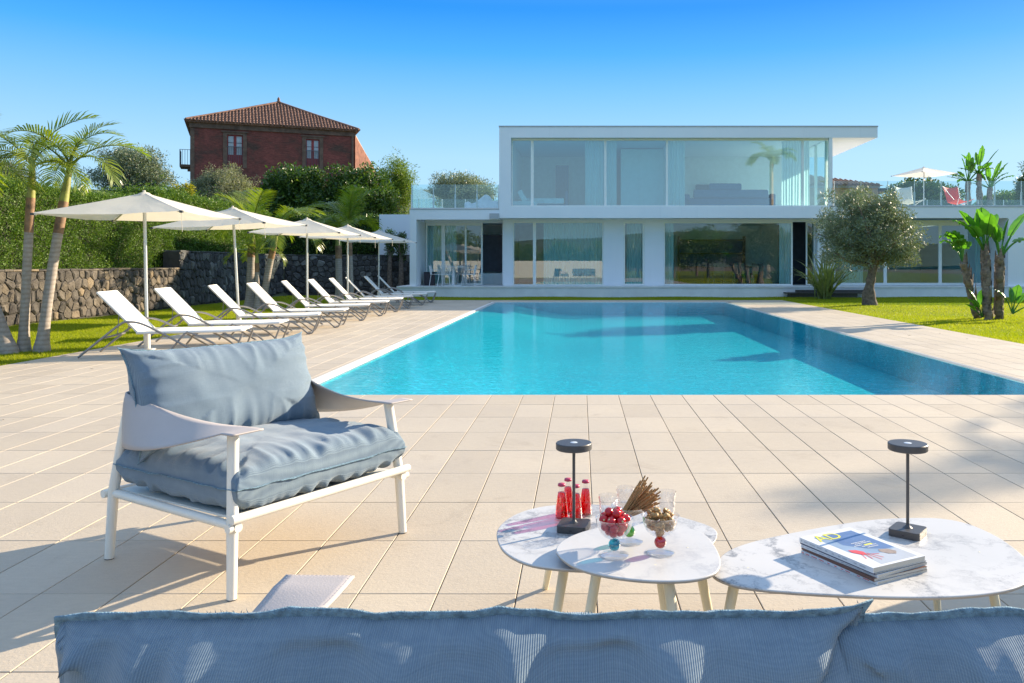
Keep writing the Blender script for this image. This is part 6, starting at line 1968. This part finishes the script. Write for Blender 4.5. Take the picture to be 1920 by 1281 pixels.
# small lines of white print, a red chair and a brown seat on the cover
mm = MB(); r_ = random.Random(12)
for (x, y0_, y1_) in ((-.030, -.01, .045), (-.020, -.005, .06), (-.008, -.02, .012), (.004, .0, .055), (.016, .01, .05)):
    y = y0_
    while y < y1_:
        w_ = r_.uniform(.003, .007); mm.add([(x, y, h + .0009), (x + .005, y, h + .0009), (x + .005, y + w_, h + .0009), (x, y + w_, h + .0009)], [(0, 1, 2, 3)]); y += w_ + .0018
mm.build('small_print', M['paper_white'], cv)
flat('cover_print', M['mag_yellow'], [(-.006, .018), (.002, .018), (.002, .05), (-.006, .05)], .0008)
flat('cover_print', M['mag_red'], [(.010, -.062), (.030, -.066), (.058, -.052), (.062, -.038), (.040, -.030), (.020, -.040)], .0009)
mm = MB()
for (x0_, y0_, x1_, y1_) in ((.05, -.05, .086, -.066), (.055, -.04, .094, -.050), (.06, -.035, .110, -.030), (.05, -.03, .100, -.012), (.058, -.04, .072, .0)):
    d = Vector((x1_ - x0_, y1_ - y0_, 0)).normalized(); p_ = Vector((-d.y, d.x, 0)) * .0012
    a = Vector((x0_, y0_, h + .001)); b = Vector((x1_, y1_, h + .001)); mm.add([a - p_, b - p_, b + p_, a + p_], [(0, 1, 2, 3)])
mm.build('cover_print', M['mag_red'], cv)
flat('cover_print', M['mag_tan'], [(.045, .025), (.060, .015), (.085, .025), (.095, .045), (.080, .062), (.055, .055)], .0009)

# ---------------------------------------------------------------- the garden behind the camera (seen in the glass)
palm('very tall palm in the garden behind the sofa', Vector((16.1, -6, 0)), Vector((16.1, -6, 9.3)), 0.2, 0.16, 14, 1.5, 11, 0.6)
for k, (x, y, h_, w_, mt, lab) in enumerate(((-9, -14, 4.2, 4.5, 'leaf_dark', 'broad dark tree'), (-2, -20, 3.4, 4.0, 'leaf_bright', 'light green tree'), (5.5, -13, 3.2, 3.6, 'leaf_olive', 'olive tree'),
                                             (12, -20, 5, 5, 'leaf_dark', 'tall dark tree'), (21, -16, 4.5, 5, 'leaf_hedge', 'bushy green tree'), (28, -30, 6, 7, 'leaf_olive', 'large olive tree'), (-16, -26, 6, 6, 'leaf_hedge', 'large leafy tree'),
   (8.5, -9.5, 4.0, 4.4, 'leaf_dark', 'round dark tree'), (11.8, -11, 4.6, 4.6, 'leaf_hedge', 'dense green tree'), (15.6, -10, 4.2, 4.6, 'leaf_bright', 'pale feathery tree'), (19.5, -9, 4.2, 4.4, 'leaf_dark', 'thick dark tree'), (24, -9, 4.4, 5, 'leaf_hedge', 'wide green tree'),
   (-5.6, -11.5, 3.2, 3.6, 'leaf_hedge', 'small round tree'), (-1.6, -12, 2.8, 3.4, 'leaf_dark', 'low dark tree'), (1.9, -12.5, 3.3, 3.4, 'leaf_bright', 'slim light tree'), (-12.5, -12, 4.0, 4.0, 'leaf_bright', 'tall light tree'))):
    tree(lab + ' in the garden behind the sofa', 'tree', x, y, 0, [(0, 0, h_ * .62, w_ / 2, w_ / 2, h_ * .38), (w_ * .25, 0, h_ * .5, w_ * .3, w_ * .3, h_ * .3), (-w_ * .28, 0, h_ * .5, w_ * .3, w_ * .3, h_ * .28)], 160, 30, .4, .2, M[mt], 80 + k, limbs=5)
mm = MB(); mm.box(-14, 2.5, -9.3, -9.0, -.1, 1.5)
tag(mm.build('garden_wall', M['white_wall']), 'white garden wall behind the sofa', 'wall')

M['dry_leaf'] = simple('dry_leaf', (0.22, 0.15, 0.06), 0.8, var=0.4)
# a few fallen olive leaves on the paving and the lawn edge
lm = MB(); lm.add([(0, 0, 0), (.022, .006, .003), (.05, 0, .001), (.022, -.006, .003)], [(0, 1, 2, 3)])
LM = lm.mesh('fallen_leaf', M['dry_leaf'])
rr = random.Random(21)
for k in range(26):
    side = rr.random() < .5
    x, y = (rr.uniform(4.9, 6.8), rr.uniform(12, 26)) if side else (rr.uniform(-7.0, -3.2), rr.uniform(5, 14))
    o = link('fallen_leaf', LM, None, (x, y, .002), (rr.uniform(-.2, .2), rr.uniform(-.1, .1), rr.uniform(0, 6))); s_ = rr.uniform(.8, 1.5); o.scale = (s_, s_, s_)
    tag(o, 'small dry leaf lying on the paving ' + ('between the pool and the right lawn' if side else 'between the armchair and the loungers'), 'leaf', 'dry leaves scattered on the paving')
